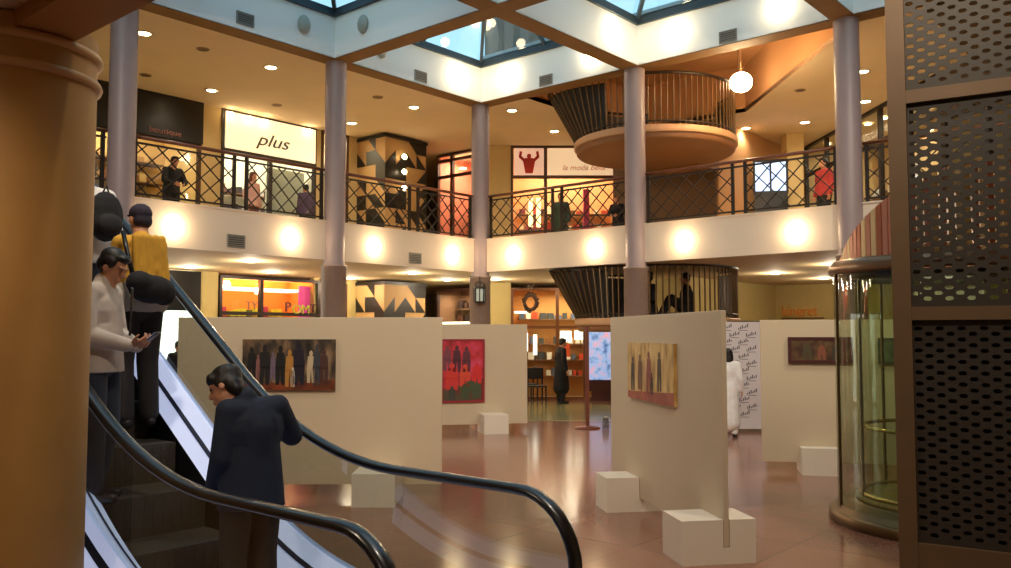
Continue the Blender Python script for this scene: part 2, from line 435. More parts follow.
# upper left: dark-fronted shop
t = shop('shop with a wide black fascia on the upper left gallery', (-4.6,-10.2,HT), PI/2, 6.0, HB-HT, [2.0, 4.1], [2.12], M_brownfr, mat('shop_cream', (240, 200, 130), .7), 150)
m = MB(); m.box((.0,-.10,2.12), (6.0,-.05,HB-HT)); fp = m.build('fascia_panel', M_black, t)
text_mesh('sign_letters', 'boutique', .17, mat('sign_pink', (150, 96, 84), .5), fp, (4.75,-.105,2.2), (PI/2,0,0), .01, sx=1.2)
m = MB(); m.box((.1,.35,0), (5.9,.85,.62)); m.build('counter', M_black, t)
shelves(t, 6.0, 1.6, (.9, 1.35, 1.8), pal=[(150,90,50),(200,150,90),(110,60,40),(220,180,120)], seed=4)
# upper left: white-sign shop
t = shop('shop with a bright cream sign panel and grey script on the upper left gallery', (-4.6,-3.7,HT), PI/2, 2.62, HB-HT, [1.3], [2.14], mat('shop_frame_dark', (54,46,40), .5), mat('shop_white', (236, 230, 220), .7), 90)
m = MB(); m.box((.07,-.09,2.16), (2.55,-.05,HB-HT-.06)); fp = m.build('sign_panel', mat('sign_cream_lit', (255, 240, 214), .5, emit=.55, ecol=(255, 226, 178)), t)
text_mesh('sign_letters', 'plus', .42, mat('sign_grey', (86, 84, 84), .5), fp, (.86,-.10,2.36), (PI/2,0,0), .01, .35, sx=1.3)
for x in (.14, .62, 1.05, 2.3):
    m = MB(); m.ell((x,-.2,2.92), (.05,.05,.04), M_glow); m.build('sign_spot', M_glow, t)
m = MB(); m.box((1.42,.3,.05), (2.5,.36,1.95)); m.build('display_board', mat('shop_white', (236,230,220), .7), t)
m = MB(); m.box((.12,.5,.05), (.36,.75,1.75)); m.build('display_stand', mat('stand_teal', (110, 140, 130), .5), t)
shelves(t, 2.62, 1.6, (.5, .95, 1.4), x0=.5, seed=9, pal=[(60,50,60),(230,220,220),(150,90,90),(90,80,110),(200,190,200)])
# upper left: narrow bright window
t = shop('narrow bright shop window beside the second left column, upper gallery', (-4.6,-.92,HT), PI/2, .86, HB-HT, [], [], M_brownfr, mat('shop_lit', (255, 236, 206), .7), 30, .8)
# upper back-left: pink shop
t = shop('shop with pink walls behind dark bars on the upper gallery, left of the corner column', (-4.6,3.2,HT), 0, 1.5, HB-HT, [.6], [2.4, 2.86], mat('shop_frame_red', (84, 50, 40), .5), mat('shop_pink', (232, 150, 124), .7), 60, 1.4)
shelves(t, 1.5, 1.4, (.5, .95, 1.4), seed=12, pal=[(110,130,130),(60,80,80),(170,160,130),(90,100,80)])
for x in (.45, 1.1):
    m = MB(); m.ell((x,.6,2.72), (.10,.10,.03), M_glow); m.build('ceiling_spot', M_glow, t)
# upper chamfer: shop with red figure
c = chp(.59)
t = shop('shop with a red figure on its white sign, upper gallery right of the corner column', (*c,HT), math.atan2(.652,.758), 3.07, HB-HT, [.95], [2.2], M_brownfr, mat('shop_peach', (244, 176, 120), .7), 110, 1.5)
m = MB(); m.box((.09,-.07,2.24), (.90,-.046,HB-HT-.08)); m.build('sign_panel', mat('sign_blush', (250, 206, 178), .5, emit=.25), t)
m = MB(); m.box((1.0,-.07,2.24), (2.98,-.046,HB-HT-.08)); fp = m.build('sign_panel', mat('sign_ivory', (250, 222, 180), .5, emit=.3), t)
text_mesh('sign_letters', 'la moda bella', .2, mat('sign_ochre', (204, 150, 100), .5), fp, (1.4,-.078,2.38), (PI/2,0,0), .006, .3, sx=1.1)
m = MB(); R = mat('emblem_red', (196, 50, 36), .5)
m.prism([(-.10,0),(.10,0),(.14,.2),(.17,.36),(.10,.42),(-.10,.42),(-.17,.36),(-.14,.2)], 0, .012, R)
for s in (-1, 1):
    m.bar((s*.14,.36,.006), (s*.25,.46,.006), .08, .012, R); m.bar((s*.25,.44,.006), (s*.22,.60,.006), .07, .012, R)
m.ell((0,.47,.006), (.06,.07,.012), R)
o = m.build('figure_emblem', R, t); o.location = (.5,-.075,2.29); o.rotation_euler = (PI/2,0,0)
shelves(t, 3.07, 1.5, (.45, .9, 1.35), seed=21, pal=[(150,40,40),(190,70,50),(120,40,50),(240,220,190),(110,70,50)])
for x in (.5, .72):
    m = MB(); m.box((x,.5,.9), (x+.12,.6,1.7)); m.build('lit_display', mat('display_lit', (255, 240, 200), .5, emit=2.2, ecol=(255, 214, 140)), t)
m = MB(); m.box((2.0,.2,.05), (2.16,.35,1.9)); m.build('banner', mat('magenta_cloth', (206, 60, 110), .6), t)
# upper right: diagonal glazed shop
d = Vector((8.6-3.9, 3.96-8.98, 0)); L = d.length
t = shop('glazed shop set at an angle on the upper right gallery', (3.9,8.98,HT), math.atan2(d.y, d.x), L, HB-HT, [1.4, 2.9, 4.3, 5.6], [2.25], M_dark, mat('shop_tan', (206, 176, 128), .7), 130, 2.0)
shelves(t, L, 2.0, (.6, 1.1, 1.6), seed=31, pal=[(240,236,230),(200,60,50),(240,240,240),(60,60,70),(220,200,170)])

d = Vector((13-8.6, .3-3.96, 0))
t = shop('dark shop front with small lit goods, upper gallery behind the perforated screen', (8.6,3.96,HT), math.atan2(d.y, d.x), d.length, 2.9, [1.2, 2.5, 4.0], [2.1], M_dark, mat('shop_umber', (150, 104, 74), .7), 18, 1.5)
shelves(t, d.length, 1.5, (.5, 1.0, 1.5), seed=33, pal=[(240,236,230),(200,60,50),(240,200,140),(60,60,70)])
m = MB(); m.box((0,-.08,2.14), (d.length,-.05,3.0)); m.build('fascia_panel', mat('fascia_umber', (60, 44, 32), .5), t)
# ground left: dark band over a glaring white window
t = shop('shop with a glaring white window under a black band, behind the escalator', (-4.6,-10.2,0), PI/2, 6.0, HF, [2.6], [], M_brownfr, mat('shop_glare', (255, 255, 250), .6, emit=1.1), 0, 1.0)
m = MB(); m.box((.0,-.10,2.27), (6.02,-.05,HF)); m.build('fascia_panel', M_black, t)
# ground left: orange shop
t = shop('orange-lit toy shop with letters on its window, ground floor left', (-4.6,-3.68,0), PI/2, 2.76, HF-.04, [1.09], [2.24], M_dark, mat('shop_orange', (250, 150, 56), .7), 85, 1.3, (1, .75, .45))
m = MB(); m.box((.08,.25,2.82), (2.68,1.2,2.86)); m.build('light_trough', mat('trough_lit', (255, 240, 214), .5, emit=1.6), t)
m = MB(); m.box((2.28,.15,1.9), (2.69,.2,2.95)); m.build('pink_panel', mat('panel_pink', (236, 80, 160), .6, emit=.25), t)
text_mesh('sign_letters', 'TY', .26, mat('letter_grey', (110, 84, 66), .5), t, (.66,-.05,2.34), (PI/2,0,0), .01)
text_mesh('sign_letters', 'P', .34, mat('letter_dark', (92, 50, 40), .5), t, (1.72,-.055,2.30), (PI/2,0,0), .02)
text_mesh('sign_letters', 'OM', .32, mat('letter_lime', (176, 180, 50), .5), t, (1.93,-.055,2.26), (PI/2,0,0), .02)
text_mesh('sign_letters', 'T', .30, mat('letter_dark', (92, 50, 40), .5), t, (2.46,-.055,2.30), (PI/2,0,0), .02)
shelves(t, 2.76, 1.3, (1.2, 1.75, 2.2), seed=41, pal=[(90,110,60),(230,220,60),(200,60,90),(60,60,60),(240,240,230)], hmax=.25)
# ground left: pink sliver
t = shop('narrow pink-lit window beside the second left column, ground floor', (-4.6,-.92,0), PI/2, .86, HF-.08, [], [], mat('shop_frame_red', (84,50,40), .5), mat('shop_rose', (244, 170, 160), .7), 25, .8)
# ground back-left: dark shelves
t = shop('shop with crowded dark shelves, ground floor left of the corner column', (-4.6,3.2,0), 0, 1.5, HF-.1, [], [1.9], mat('shop_frame_red', (84,50,40), .5), mat('shop_umber', (150, 104, 74), .7), 30, 1.0)
shelves(t, 1.5, 1.0, (1.35, 1.75, 2.12, 2.5), x0=.1, x1=1.4, seed=51, pal=[(70,40,34),(110,60,50),(150,120,100),(50,30,30)], hmax=.26)
m = MB(); m.box((.08,.1,2.05), (1.4,.16,2.11)); m.build('light_strip', mat('strip_lit', (255, 240, 210), .5, emit=2.5), t)
# ground chamfer: timber-framed shop
t = shop('timber-framed shop with a wreath and lit goods, ground floor right of the corner column', (*c,0), math.atan2(.652,.758), 3.07, HF-.12, [1.26, 2.0], [1.95], mat('timber_frame', (110, 66, 30), .5), mat('shop_amber', (214, 150, 80), .7), 75, 1.5)
shelves(t, 3.07, 1.5, (.6, 1.05, 1.5, 2.2), seed=61, pal=[(220,70,40),(240,230,210),(90,100,120),(150,90,50),(60,60,60)])
for x, z, w_, h_ in ((1.36,1.55,.3,.3), (1.75,1.62,.22,.24), (.35,1.3,.12,.5), (.62,1.2,.1,.55)):
    m = MB(); m.box((x,.35,z), (x+w_,.4,z+h_)); m.build('lit_display', mat('display_white', (255, 246, 230), .5, emit=2.6), t)
m = MB(); m.box((1.36,.3,1.15), (1.62,.34,1.5)); m.build('orange_display', mat('display_orange', (226, 84, 40), .5, emit=.3), t)
m = MB(); m.box((.1,-.03,2.33), (.45,-.05,2.38)); m.build('light_strip', mat('strip_lit', (255,240,210), .5, emit=2.5), t)

v = C0 + CH*1.12 + Vector((.652,-.758,0))*.12
t = thing('wreath', 'round brown wreath hung in the timber-framed shop front', 'wreath', (v.x, v.y, 2.62), math.atan2(.652,.758))
m = MB(); r_ = random.Random(5)
m.tube([(.16*math.cos(a), 0, .2*math.sin(a)) for a in [2*PI*i/24 for i in range(24)]], .05, seg=8, closed=True)
for i in range(60):
    a = r_.uniform(0, 2*PI); q = r_.uniform(.13,.22)
    m.ell((q*math.cos(a), r_.uniform(-.05,.05), q*1.25*math.sin(a)), (.03,.02,.03), u=6, v=4)
m.build('twigs', mat('wreath_brown', (70, 48, 34), .8), t)
m = MB(); m.tube([(0,0,.24),(0,0,.3)], .006); m.build('hanging_wire', M_dark, t)
t = thing('sparkle_ornament', 'small glittering star cluster hung above the wreath', 'ornament', (v.x+.05, v.y+.0, 3.02), .7)
m = MB()
for i in range(14):
    a = r_.uniform(0, 2*PI); q = r_.uniform(.02,.16); m.ell((q*math.cos(a), r_.uniform(-.05,.05), q*math.sin(a)*.8), (.018,.018,.018), u=6, v=4)
m.build('sparkles', mat('sparkle_silver', (230, 214, 200), .15, .9), t)
m = MB(); m.tube([(0,0,.0),(0,0,.11)], .004); m.tube([(-.16,0,0),(.16,0,0)], .004); m.tube([(-.08,-.05,-.1),(.08,.05,.1)], .004); m.build('wire', M_dark, t)

# poster lightbox on the ground floor
v = C0 + CH*3.05 + Vector((.652,-.758,0))*.25
t = thing('poster_lightbox', 'blue and pink poster lightbox against the far wall, left of the tall white panel', 'poster', (v.x, v.y, 0), math.atan2(.652,.758))
m = MB(); m.box((-.42,0,.25), (.42,.12,1.95)); m.box((-.3,.02,0), (.3,.1,.25)); m.build('case', mat('lightbox_maroon', (70, 34, 34), .5), t)
def poster_mat():
    m = bpy.data.materials.new('poster_print'); m.use_nodes = True; tr = m.node_tree; p = tr.nodes['Principled BSDF']
    tc = tr.nodes.new('ShaderNodeTexCoord'); n = tr.nodes.new('ShaderNodeTexNoise'); n.inputs['Scale'].default_value = 5; n.inputs['Detail'].default_value = 3
    r = tr.nodes.new('ShaderNodeValToRGB'); e = r.color_ramp.elements
    e[0].position = .3; e[0].color = (*lin((60,90,150)),1); e[1].position = .7; e[1].color = (*lin((206,150,170)),1)
    x = e.new(.5); x.color = (*lin((140,170,214)),1)
    tr.links.new(tc.outputs['Object'], n.inputs['Vector']); tr.links.new(n.outputs['Fac'], r.inputs['Fac']); tr.links.new(r.outputs[0], p.inputs['Base Color'])
    tr.links.new(r.outputs[0], p.inputs['Emission Color']); p.inputs['Emission Strength'].default_value = .5
    return m
m = MB(); m.box((-.38,-.01,.55), (.38,0,1.9)); m.build('poster_sheet', poster_mat(), t)
m = MB(); m.box((-.12,-.014,1.84), (.12,-.01,1.88)); m.build('lit_caption_bar', mat('strip_lit', (255,240,210), .5, emit=2.5), t)

# "kineret" wall letters
t = thing('wall_sign', 'amber letters of a shop name on the olive wall at the right', 'sign', (2.9, 9.56, 2.2))
text_mesh('sign_letters', 'kineret', .42, mat('sign_amber', (176, 104, 34), .5, emit=.15), t, (0,-.02,.08), (PI/2,0,0), .02, sx=.85)
m = MB(); m.box((-.02,-.02,.0), (1.2,0,.03)); m.build('rail', M_brownfr, t)

# ------------------------------------------------------------------ balcony railings
def clip(w_, h_, slope, off):
    pts = []
    for x, y in ((0, off), (w_, slope*w_+off)):
        pts.append([x, y])
    (xa, ya), (xb, yb) = pts
    def at(y): return (y-off)/slope
    xs = sorted((max(0, min(at(0), at(h_))), min(w_, max(at(0), at(h_)))))
    x0, x1 = max(0, min(at(0), at(h_))), min(w_, max(at(0), at(h_)))
    if x1-x0 < .03: return None
    return (x0, slope*x0+off), (x1, slope*x1+off)
def railing(label, loc, rz, L):
    t = thing('railing', label, 'railing', loc, rz, 'lattice railings of the upper gallery')
    m = MB(); m.tube([(0,0,.97),(L,0,.97)], .04, seg=12, flat=(.045,.03)); m.build('handrail', M_wood, t)
    m = MB(); m.box((0,-.015,.06), (L,.015,.09)); m.box((0,-.015,.86), (L,.015,.89)); m.build('cross_rails', M_dark, t)
    mid = L*.52; xs = [.05, mid-.12, mid+.12, L-.05]
    for x in xs:
        m = MB(); m.box((x-.025,-.025,0), (x+.025,.025,.95)); m.build('post', M_dark, t)
    for a, b in ((.075, mid-.145), (mid+.145, L-.075)):
        m = MB(); w_ = b-a; h_ = .77; sl = h_/(w_*.5)
        for k in range(-10, 11):
            off = k*h_*.4
            for s in (sl, -sl):
                q = clip(w_, h_, s, off + (0 if s > 0 else h_))
                if q: m.bar((a+q[0][0], 0, .09+q[0][1]), (a+q[1][0], 0, .09+q[1][1]), .018, .018)
        m.build('lattice', M_dark, t)
    return t
for i, lb in enumerate(('bronze lattice railing on the left gallery, next to the corner column', 'bronze lattice railing on the left gallery, in front of the bright cream sign', 'bronze lattice railing on the left gallery, beyond the nearest left column')):
    railing(lb, (-.08, -(i+1)*B+.2, HT+.02), PI/2, B-.4)
for i, lb in enumerate(('bronze lattice railing in front of the red figure sign', 'bronze lattice railing below the round landing, right of the centre column', 'bronze lattice railing behind the glass lift')):
    railing(lb, (i*B+.2, .08, HT+.02), 0, B-.4)

# ------------------------------------------------------------------ round stair landings
def landing(z, label, slab_m):
    cx, cy = 3.22, 2.15
    t = thing('stair_landing', label, 'stair', (cx, cy, z), group='round stair landings')
    R = 1.73; N = 72
    left = math.atan2(-.652, -.758)          # towards the left of the hall
    def flare(a):
        d = math.cos(a-left); return .62*max(0, d)**6
    m = MB(); m.lathe([(0,-.26),(R-.06,-.26),(R-.02,-.22),(R-.02,.0),(0,.0)], seg=64); m.build('slab', slab_m, t)
    m = MB(); m.lathe([(R-.02,-.13),(R+.03,-.12),(R+.04,-.08),(R+.04,.0),(R+.02,.02),(R-.12,.02)], seg=64, smooth=False); m.build('rim', mat('landing_rim', (196, 152, 112), .5), t)
    def ring(dz, out, fl): return [((R+out+fl*flare(a))*math.cos(a), (R+out+fl*flare(a))*math.sin(a), dz) for a in [2*PI*i/N for i in range(N)]]
    a0, a1 = math.radians(65), math.radians(180+170)     # open towards the core wall at the back
    def arc(dz, out, fl):
        return [((R+out+fl*flare(a))*math.cos(a), (R+out+fl*flare(a))*math.sin(a), dz) for a in [a1 - 2*PI + (a0+2*PI-a1+0)*0 + k for k in []]] 
    span = [math.radians(125) + math.radians(300)*i/70 for i in range(71)]      # from back-left round the front to back-right
    pt = lambda a, dz, out, fl: ((R+out+fl*flare(a))*math.cos(a), (R+out+fl*flare(a))*math.sin(a), dz)
    m = MB(); m.tube([pt(a, 1.08, -.03, 1) for a in span], .035, seg=8); m.build('handrail', M_dark, t)
    m = MB(); m.tube([pt(a, .1, -.03, .1) for a in span], .02, seg=6); m.build('bottom_rail', M_dark, t)
    for a in span:
        m = MB(); m.bar(pt(a, .02, -.03, .05), pt(a, 1.06, -.03, 1), .022, .03); m.build('baluster', mat('baluster_bronze', (120, 96, 66), .35, .6), t)
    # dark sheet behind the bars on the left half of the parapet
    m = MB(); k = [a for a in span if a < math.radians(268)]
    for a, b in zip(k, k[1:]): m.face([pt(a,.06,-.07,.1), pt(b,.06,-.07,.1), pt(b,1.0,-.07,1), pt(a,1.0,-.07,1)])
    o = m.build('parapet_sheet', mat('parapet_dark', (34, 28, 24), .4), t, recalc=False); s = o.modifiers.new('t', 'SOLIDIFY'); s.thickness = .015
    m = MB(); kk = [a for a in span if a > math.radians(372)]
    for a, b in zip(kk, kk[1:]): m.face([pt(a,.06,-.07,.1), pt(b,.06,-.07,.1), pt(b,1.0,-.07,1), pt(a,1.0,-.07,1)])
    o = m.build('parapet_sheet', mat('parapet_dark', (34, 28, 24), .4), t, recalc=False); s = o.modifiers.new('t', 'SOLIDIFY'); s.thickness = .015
    m = MB(); m.box((-.9,R-.35,-.28), (.3,2.45,.0)); m.build('bridge', slab_m, t)
    return t
M_slab = mat('landing_slab', (136, 92, 56), .6)
landing(5.93, 'round barred stair landing hanging under the upper ceiling', M_slab)
landing(2.07, 'round barred stair landing between the ground floor and the gallery', M_slab)

# ------------------------------------------------------------------ wall lights (oval sconces) on fascias and coffers
def sconce(label, loc, rz, lit=True, w_=.13, h_=.17):
    t = thing('wall_light', label, 'light', loc, rz, 'oval wall lights')
    m = MB(); m.lathe([(0,0),(1,0),(1,.18),(.9,.25),(0,.25)], seg=28, M=Matrix.Diagonal((w_-.015, 1, h_-.015, 1)) @ Matrix.Rotation(PI/2, 4, 'X') @ Matrix.Diagonal((1,1,.1,1)))
    m.build('back_plate', mat('sconce_plate', (176, 170, 158), .4), t)
    mm = M_sconce if lit else mat('sconce_unlit', (150, 156, 150), .4)
    m = MB(); m.ell((0,-.03,0), (w_,.07,h_), mm, u=20, v=12); m.build('diffuser', mm, t)
    if lit: lamp('bulb_light', t, (0,-.2,0), 5, (1,.76,.48), size=.1)
    return t
side = ('nearest the left edge', 'next right of it', 'just right of the second left column', 'just left of the corner column')
for k, (y, n) in enumerate(zip((-7.25,-5.03,-3.08,-.87), side)):
    sconce('lit oval wall light on the left balcony front, ' + n, (0, y, 3.47), PI/2)
side = ('just right of the corner column', 'just left of the centre column', 'just right of the centre column', 'nearest the glass lift')
for k, (x, n) in enumerate(zip((.95,3.1,5.09,7.21), side)):
    sconce('lit oval wall light on the right balcony front, ' + n, (x, 0, 3.47), 0)
for y, n, lit in ((-.98,'left of the corner, under the centre skylight',1), (-3.12,'beside the second left column, under the centre skylight',0), (-4.96,'under the left skylight, left of the second column',0), (-7.1,'far left under the left skylight',0)):
    sconce(('lit' if lit else 'unlit grey') + ' oval wall light ' + n, (.19, y, 7.35), PI/2, lit)
for x, n in ((1.04,'right of the corner, under the centre skylight'), (3.2,'left of the centre column, under the centre skylight'), (5.11,'right of the centre column, under the right skylight'), (7.09,'near the right end, under the right skylight')):
    sconce('lit oval wall light ' + n, (x, -.19, 7.33), 0)
sconce('lit oval wall light high on the beam above the centre column', (B+.19, -1.06, 7.35), PI/2)
sconce('unlit grey oval wall light above the second left column', (1.03, -B-.19, 7.35), 0, False)

def vent(label, loc, rz):
    t = thing('air_vent', label, 'vent', loc, rz, 'wall air vents')
    m = MB()
    for a, b in (((-.17,-.02,-.11),(.17,0,-.09)), ((-.17,-.02,.09),(.17,0,.11)), ((-.17,-.02,-.09),(-.15,0,.09)), ((.15,-.02,-.09),(.17,0,.09))): m.box(a, b)
    m.build('frame', M_vent, t)
    m = MB(); m.box((-.15,-.002,-.09), (.15,0,.09)); m.build('backing', mat('vent_dark', (58,56,52), .6), t)
    m = MB()
    for k in range(5): m.box((-.15,-.016,-.078+k*.036), (.15,-.006,-.062+k*.036))
    m.build('slats', M_vent, t)
vent('grey air vent on the left balcony front, between the two left wall lights', (0,-6.13,3.33), PI/2)
vent('grey air vent on the left balcony front, near the corner column', (0,-1.99,3.32), PI/2)
vent('grey air vent under the left skylight at the top left', (.19,-6.15,7.11), PI/2)
vent('grey air vent left of the corner, under the centre skylight', (.19,-2.04,7.07), PI/2)
vent('grey air vent right of the corner, under the centre skylight', (2.03,-.19,7.05), 0)
vent('grey air vent under the right skylight', (6.13,-.19,7.04), 0)

# ------------------------------------------------------------------ recessed ceiling lights and ceiling loudspeakers
def downlight(label, x, y, z, e, r=.11, spot=True):
    t = thing('ceiling_light', label, 'light', (x, y, z), 0, 'recessed ceiling lights')
    m = MB(); m.lathe([(r, 0), (r+.035, 0), (r+.03, -.015), (r, -.018), (r-.01, -.004)], seg=28); m.build('trim_ring', mat('lamp_ring', (226, 214, 190), .4), t)
    m = MB(); m.ell((0,0,-.008), (r-.008, r-.008, .02), M_glow, u=20, v=6); m.build('lamp_disc', M_glow, t)
    if z < HB-1 and z < 3.2: lamp('downlight_glow', t, (0,0,-.2), e*.8, WARM, 'POINT', .1)
    else: lamp('downlight_beam', t, (0,0,-.06), e, WARM, 'SPOT', .08, 2.7, blend=.8)
D = K_DOWN
for x, y, n in ((-1.19,-7.22,'nearest the left column'), (-1.16,-4.72,'left of the second column, near the edge'), (-3.45,-4.63,'above the gap between the two shop fronts'), (-1.21,-.91,'in front of the checkered pier'), (-3.44,-.88,'right of the second left column, near the wall'), (.3,.75,'right beside the corner column')):
    downlight('round ceiling light over the upper gallery, ' + n, x, y, HB, D)
for x, y, n in ((4.97,6.23,'in the middle of the right part'), (3.62,5.86,'beside the round landing'), (6.72,5.26,'just right of the right column'), (7.4,3.0,'behind the right column'), (-.2,3.0,'over the red figure shop')):
    downlight('round ceiling light over the upper gallery, ' + n, x, y, HB, D)
for x, y, n in ((6.6,6.99,'left'), (4.55,8.89,'behind the lattice'), (5.55,10.41,'lowest'), (6.1,7.33,'middle')):
    downlight('small ceiling light inside the angled upper shop, ' + n + ' one', x, y, HB-.02, 6, .09)
D = K_LOW
for x, y, n in ((-3.7,-4.88,'over the black band'), (-1.46,-4.9,'near the balcony edge, left'), (-3.67,-2.93,'over the orange shop'), (-3.97,-.43,'right of the second column'), (-1.5,-.64,'between two left columns'), (-2.6,1.6,'left of the lantern'), (-1.49,2.22,'right of the lantern')):
    downlight('round ceiling light under the left balcony, ' + n, x, y, HF+.02, D)
for x, y, n in ((4.79,4.77,'right of the round landing'), (6.72,3.08,'close to the glass lift, front'), (4.98,7.28,'close to the glass lift, back'), (-.3,4.0,'over the timber-framed shop')):
    downlight('round ceiling light under the far balcony, ' + n, x, y, HF+.02, D)
for x, y, n in ((9.3,-13.5,'by the round column'), (11.6,-15.2,'behind the viewer')):  # unseen lamps added to brighten the ochre column
    downlight('added ceiling light out of sight over the near gallery, ' + n, x, y, 3.28, 36)
t = thing('stair_lamp', 'large glaring lamp under the stair soffit, top right', 'light', (5.79, 1.02, 6.55))
m = MB(); m.lathe([(.008,.15),(.008,1.45)], seg=8); m.build('stem', mat('stem_tan', (190,150,110), .5), t)
m = MB(); m.lathe([(.01,.20),(.05,.18),(.08,.12)], seg=28); m.build('cap', mat('stem_tan', (190,150,110), .5), t)
m = MB(); m.ell((0,0,0), (.21,.21,.19), u=20, v=12); m.build('bulb', mat('stair_lamp_glow', (255,246,226), .5, emit=40, ecol=(255,220,166)), t)
lamp('lamp_light', t, (0,0,-.2), 34, (1,.66,.36), size=.15)
t = thing('stair_lamp', 'small lamp seen above the round landing, left of the glaring one', 'light', (5.0, 2.6, 7.2))
m = MB(); m.lathe([(.02,.05),(.02,.8)], seg=10); m.build('stem', M_steel, t)
m = MB(); m.ell((0,0,0), (.1,.1,.06), M_glow); m.build('bulb', M_glow, t)
lamp('lamp_light', t, (0,0,-.15), 14, (1,.7,.45), size=.1)
for x, y, n in ((-1.19,-6.13,'between the first two lights'), (-3.48,-6.05,'near the black fascia'), (-3.42,-3.04,'above the bright cream sign'), (-1.2,-1.99,'right of the second left column'), (5.96,3.47,'in the right part')):
    t = thing('ceiling_speaker', 'small round grey grille in the upper ceiling, ' + n, 'speaker', (x, y, HB), group='ceiling grilles')
    m = MB(); m.lathe([(.12,0),(.115,-.012),(.1,-.012)], seg=24); m.build('rim', mat('grille_rim', (170,140,100), .5), t)
    m = MB(); m.disc(.1, -.008, seg=24); m.build('mesh_disc', mat('grille_grey', (120, 96, 66), .6), t, recalc=False)

# unseen fill spotlights added under the near beams to brighten the hall
for k, (x, y, tx, ty, e) in enumerate(((8.12,-12.0,4.5,-8.2,330), (12.0,-12.0,8.5,-6.5,330), (12.0,-8.12,7,-3,330), (12.0,-4.06,6,0,330), (4.06,-12.0,1.5,-4,300))):
    t = thing('fill_spotlight', 'added fill spotlight under the near beam, number outside the picture' if 0 else 'unseen fill spotlight added under a near beam of the hall, outside the picture', 'spotlight', (x, y, HB-.02), 0, 'added fill spotlights under the near beams')
    dv = Vector((tx-x, ty-y, -HB+.8)); q = dv.to_track_quat('-Z', 'Y').to_euler()
    m = MB(); m.lathe([(.0,.12),(.08,.10),(.10,-.1),(.095,-.1),(.07,.08)], seg=20, M=Matrix.Translation((0,0,-.25)) @ q.to_matrix().to_4x4()); m.build('housing', M_dark, t)
    m = MB(); m.lathe([(.015,-.2),(.015,0)], seg=8); m.build('stem', M_dark, t)
    lamp('fill_beam', t, Vector((0,0,-.25))+dv.normalized()*.12, e, (1,.86,.68), 'SPOT', .12, 1.9, rot=q, blend=.9)
# ------------------------------------------------------------------ escalator: local x runs up the flight (world -X), y across
S0 = 2.3
def zr(s):                     # handrail height along the flight
    a, b = 3.6, 5.15
    if s <= a: return 1.0
    if s <= b: return 1.0 + .65*(s-a)**2/(2*(b-a))
    z = 1.0 + .65*(b-a)/2 + .65*(s-b)
    return min(z, HT+.97)
esc = thing('escalator', 'escalator with black handrails and pale blue decking, rising to the left', 'escalator', (12.92-S0, -14.14+2.72, 0), PI)
def srange(a, b, n): return [a+(b-a)*i/n for i in range(n+1)]
SS = srange(2.73, 10.9, 66)
M_deck = mat('deck_pale_blue_glow', (206, 216, 246), .35, emit=.26, ecol=(200, 214, 255)); M_seam = mat('deck_seam', (34, 44, 70), .5)  # decking is no lamp; faint emission added to brighten it
M_escglass = glass('balustrade_glass', (206, 212, 208), .05)
for sg, nm in ((1, 'left'), (-1, 'right')):
    y = .54*sg
    loop = [(.42+.34*math.cos(a), .66+.34*math.sin(a)) for a in [math.radians(245-155*i/14) for i in range(14)]]
    path = [(.50, .34)] + loop + [(s-S0, zr(s)) for s in SS]
    m = MB(); m.tube([(x, y, z) for x, z in path], .04, seg=12, flat=(.042, .027)); m.build('handrail', M_rubber, esc)
    m = MB()
    gl = [(.10, .55), (.10, .70), (.16, .84), (.26, .93)] + [(s-S0, zr(s)-.02) for s in SS]
    for (xa, za), (xb, zb) in zip(gl, gl[1:]):
        ba, bb = zr(xa+S0)-.66, zr(xb+S0)-.66
        if xb-xa > 1e-4: m.face([(xa,y,ba),(xb,y,bb),(xb,y,zb),(xa,y,za)])
    m.build('glass_panel', M_escglass, esc, recalc=False)
    SD = srange(2.36, 10.9, 68)
    def strip(nm_, pts, mm, ss=SD):
        q = MB()
        for a, b in zip(ss, ss[1:]):
            for (y0, d0), (y1, d1) in zip(pts, pts[1:]):
                q.face([(a-S0, y0*sg, max(0, zr(a)+d0)), (b-S0, y0*sg, max(0, zr(b)+d0)), (b-S0, y1*sg, max(0, zr(b)+d1)), (a-S0, y1*sg, max(0, zr(a)+d1))])
        return q.build(nm_, mm, esc)
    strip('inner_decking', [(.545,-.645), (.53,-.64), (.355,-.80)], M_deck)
    strip('deck_seam', [(.452,-.702), (.446,-.698), (.432,-.712), (.428,-.722)], M_seam)
    strip('skirt', [(.356,-.80), (.352,-1.12)], mat('skirt_black', (12, 12, 18), .4))
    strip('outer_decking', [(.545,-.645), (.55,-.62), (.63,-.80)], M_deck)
    strip('deck_seam', [(.582,-.686), (.588,-.692), (.600,-.718), (.604,-.731)], M_seam)
    strip('outer_cladding', [(.63,-.80), (.632,-1.62)], mat('cladding_grey', (150, 156, 170), .4))
m = MB(); m.box((.02,-.352,0), (1.75,.352,.02)); m.build('landing_plate', M_steel, esc)
M_step = mat('step_grey', (92, 84, 76), .45, .5, var=.15, vscale=40)
s = 4.05
while s < 10.4:
    z = min(max(.025, zr(s+.2)-.95), HT); m = MB()
    m.box((s-S0, -.345, z-.3 if z > .35 else 0), (s-S0+.4, .345, z)); 
    for k in range(11): m.box((s-S0-.004, -.33+k*.062, z-.22 if z > .3 else .0), (s-S0, -.30+k*.062, z-.01))
    m.build('step', M_step, esc); s += .4
m = MB(); m.box((10.4-S0,-.62,HT-.6), (13.0-S0,.62,HT)); m.build('upper_landing', mat('slab_cream', (214,192,148), .75), esc)

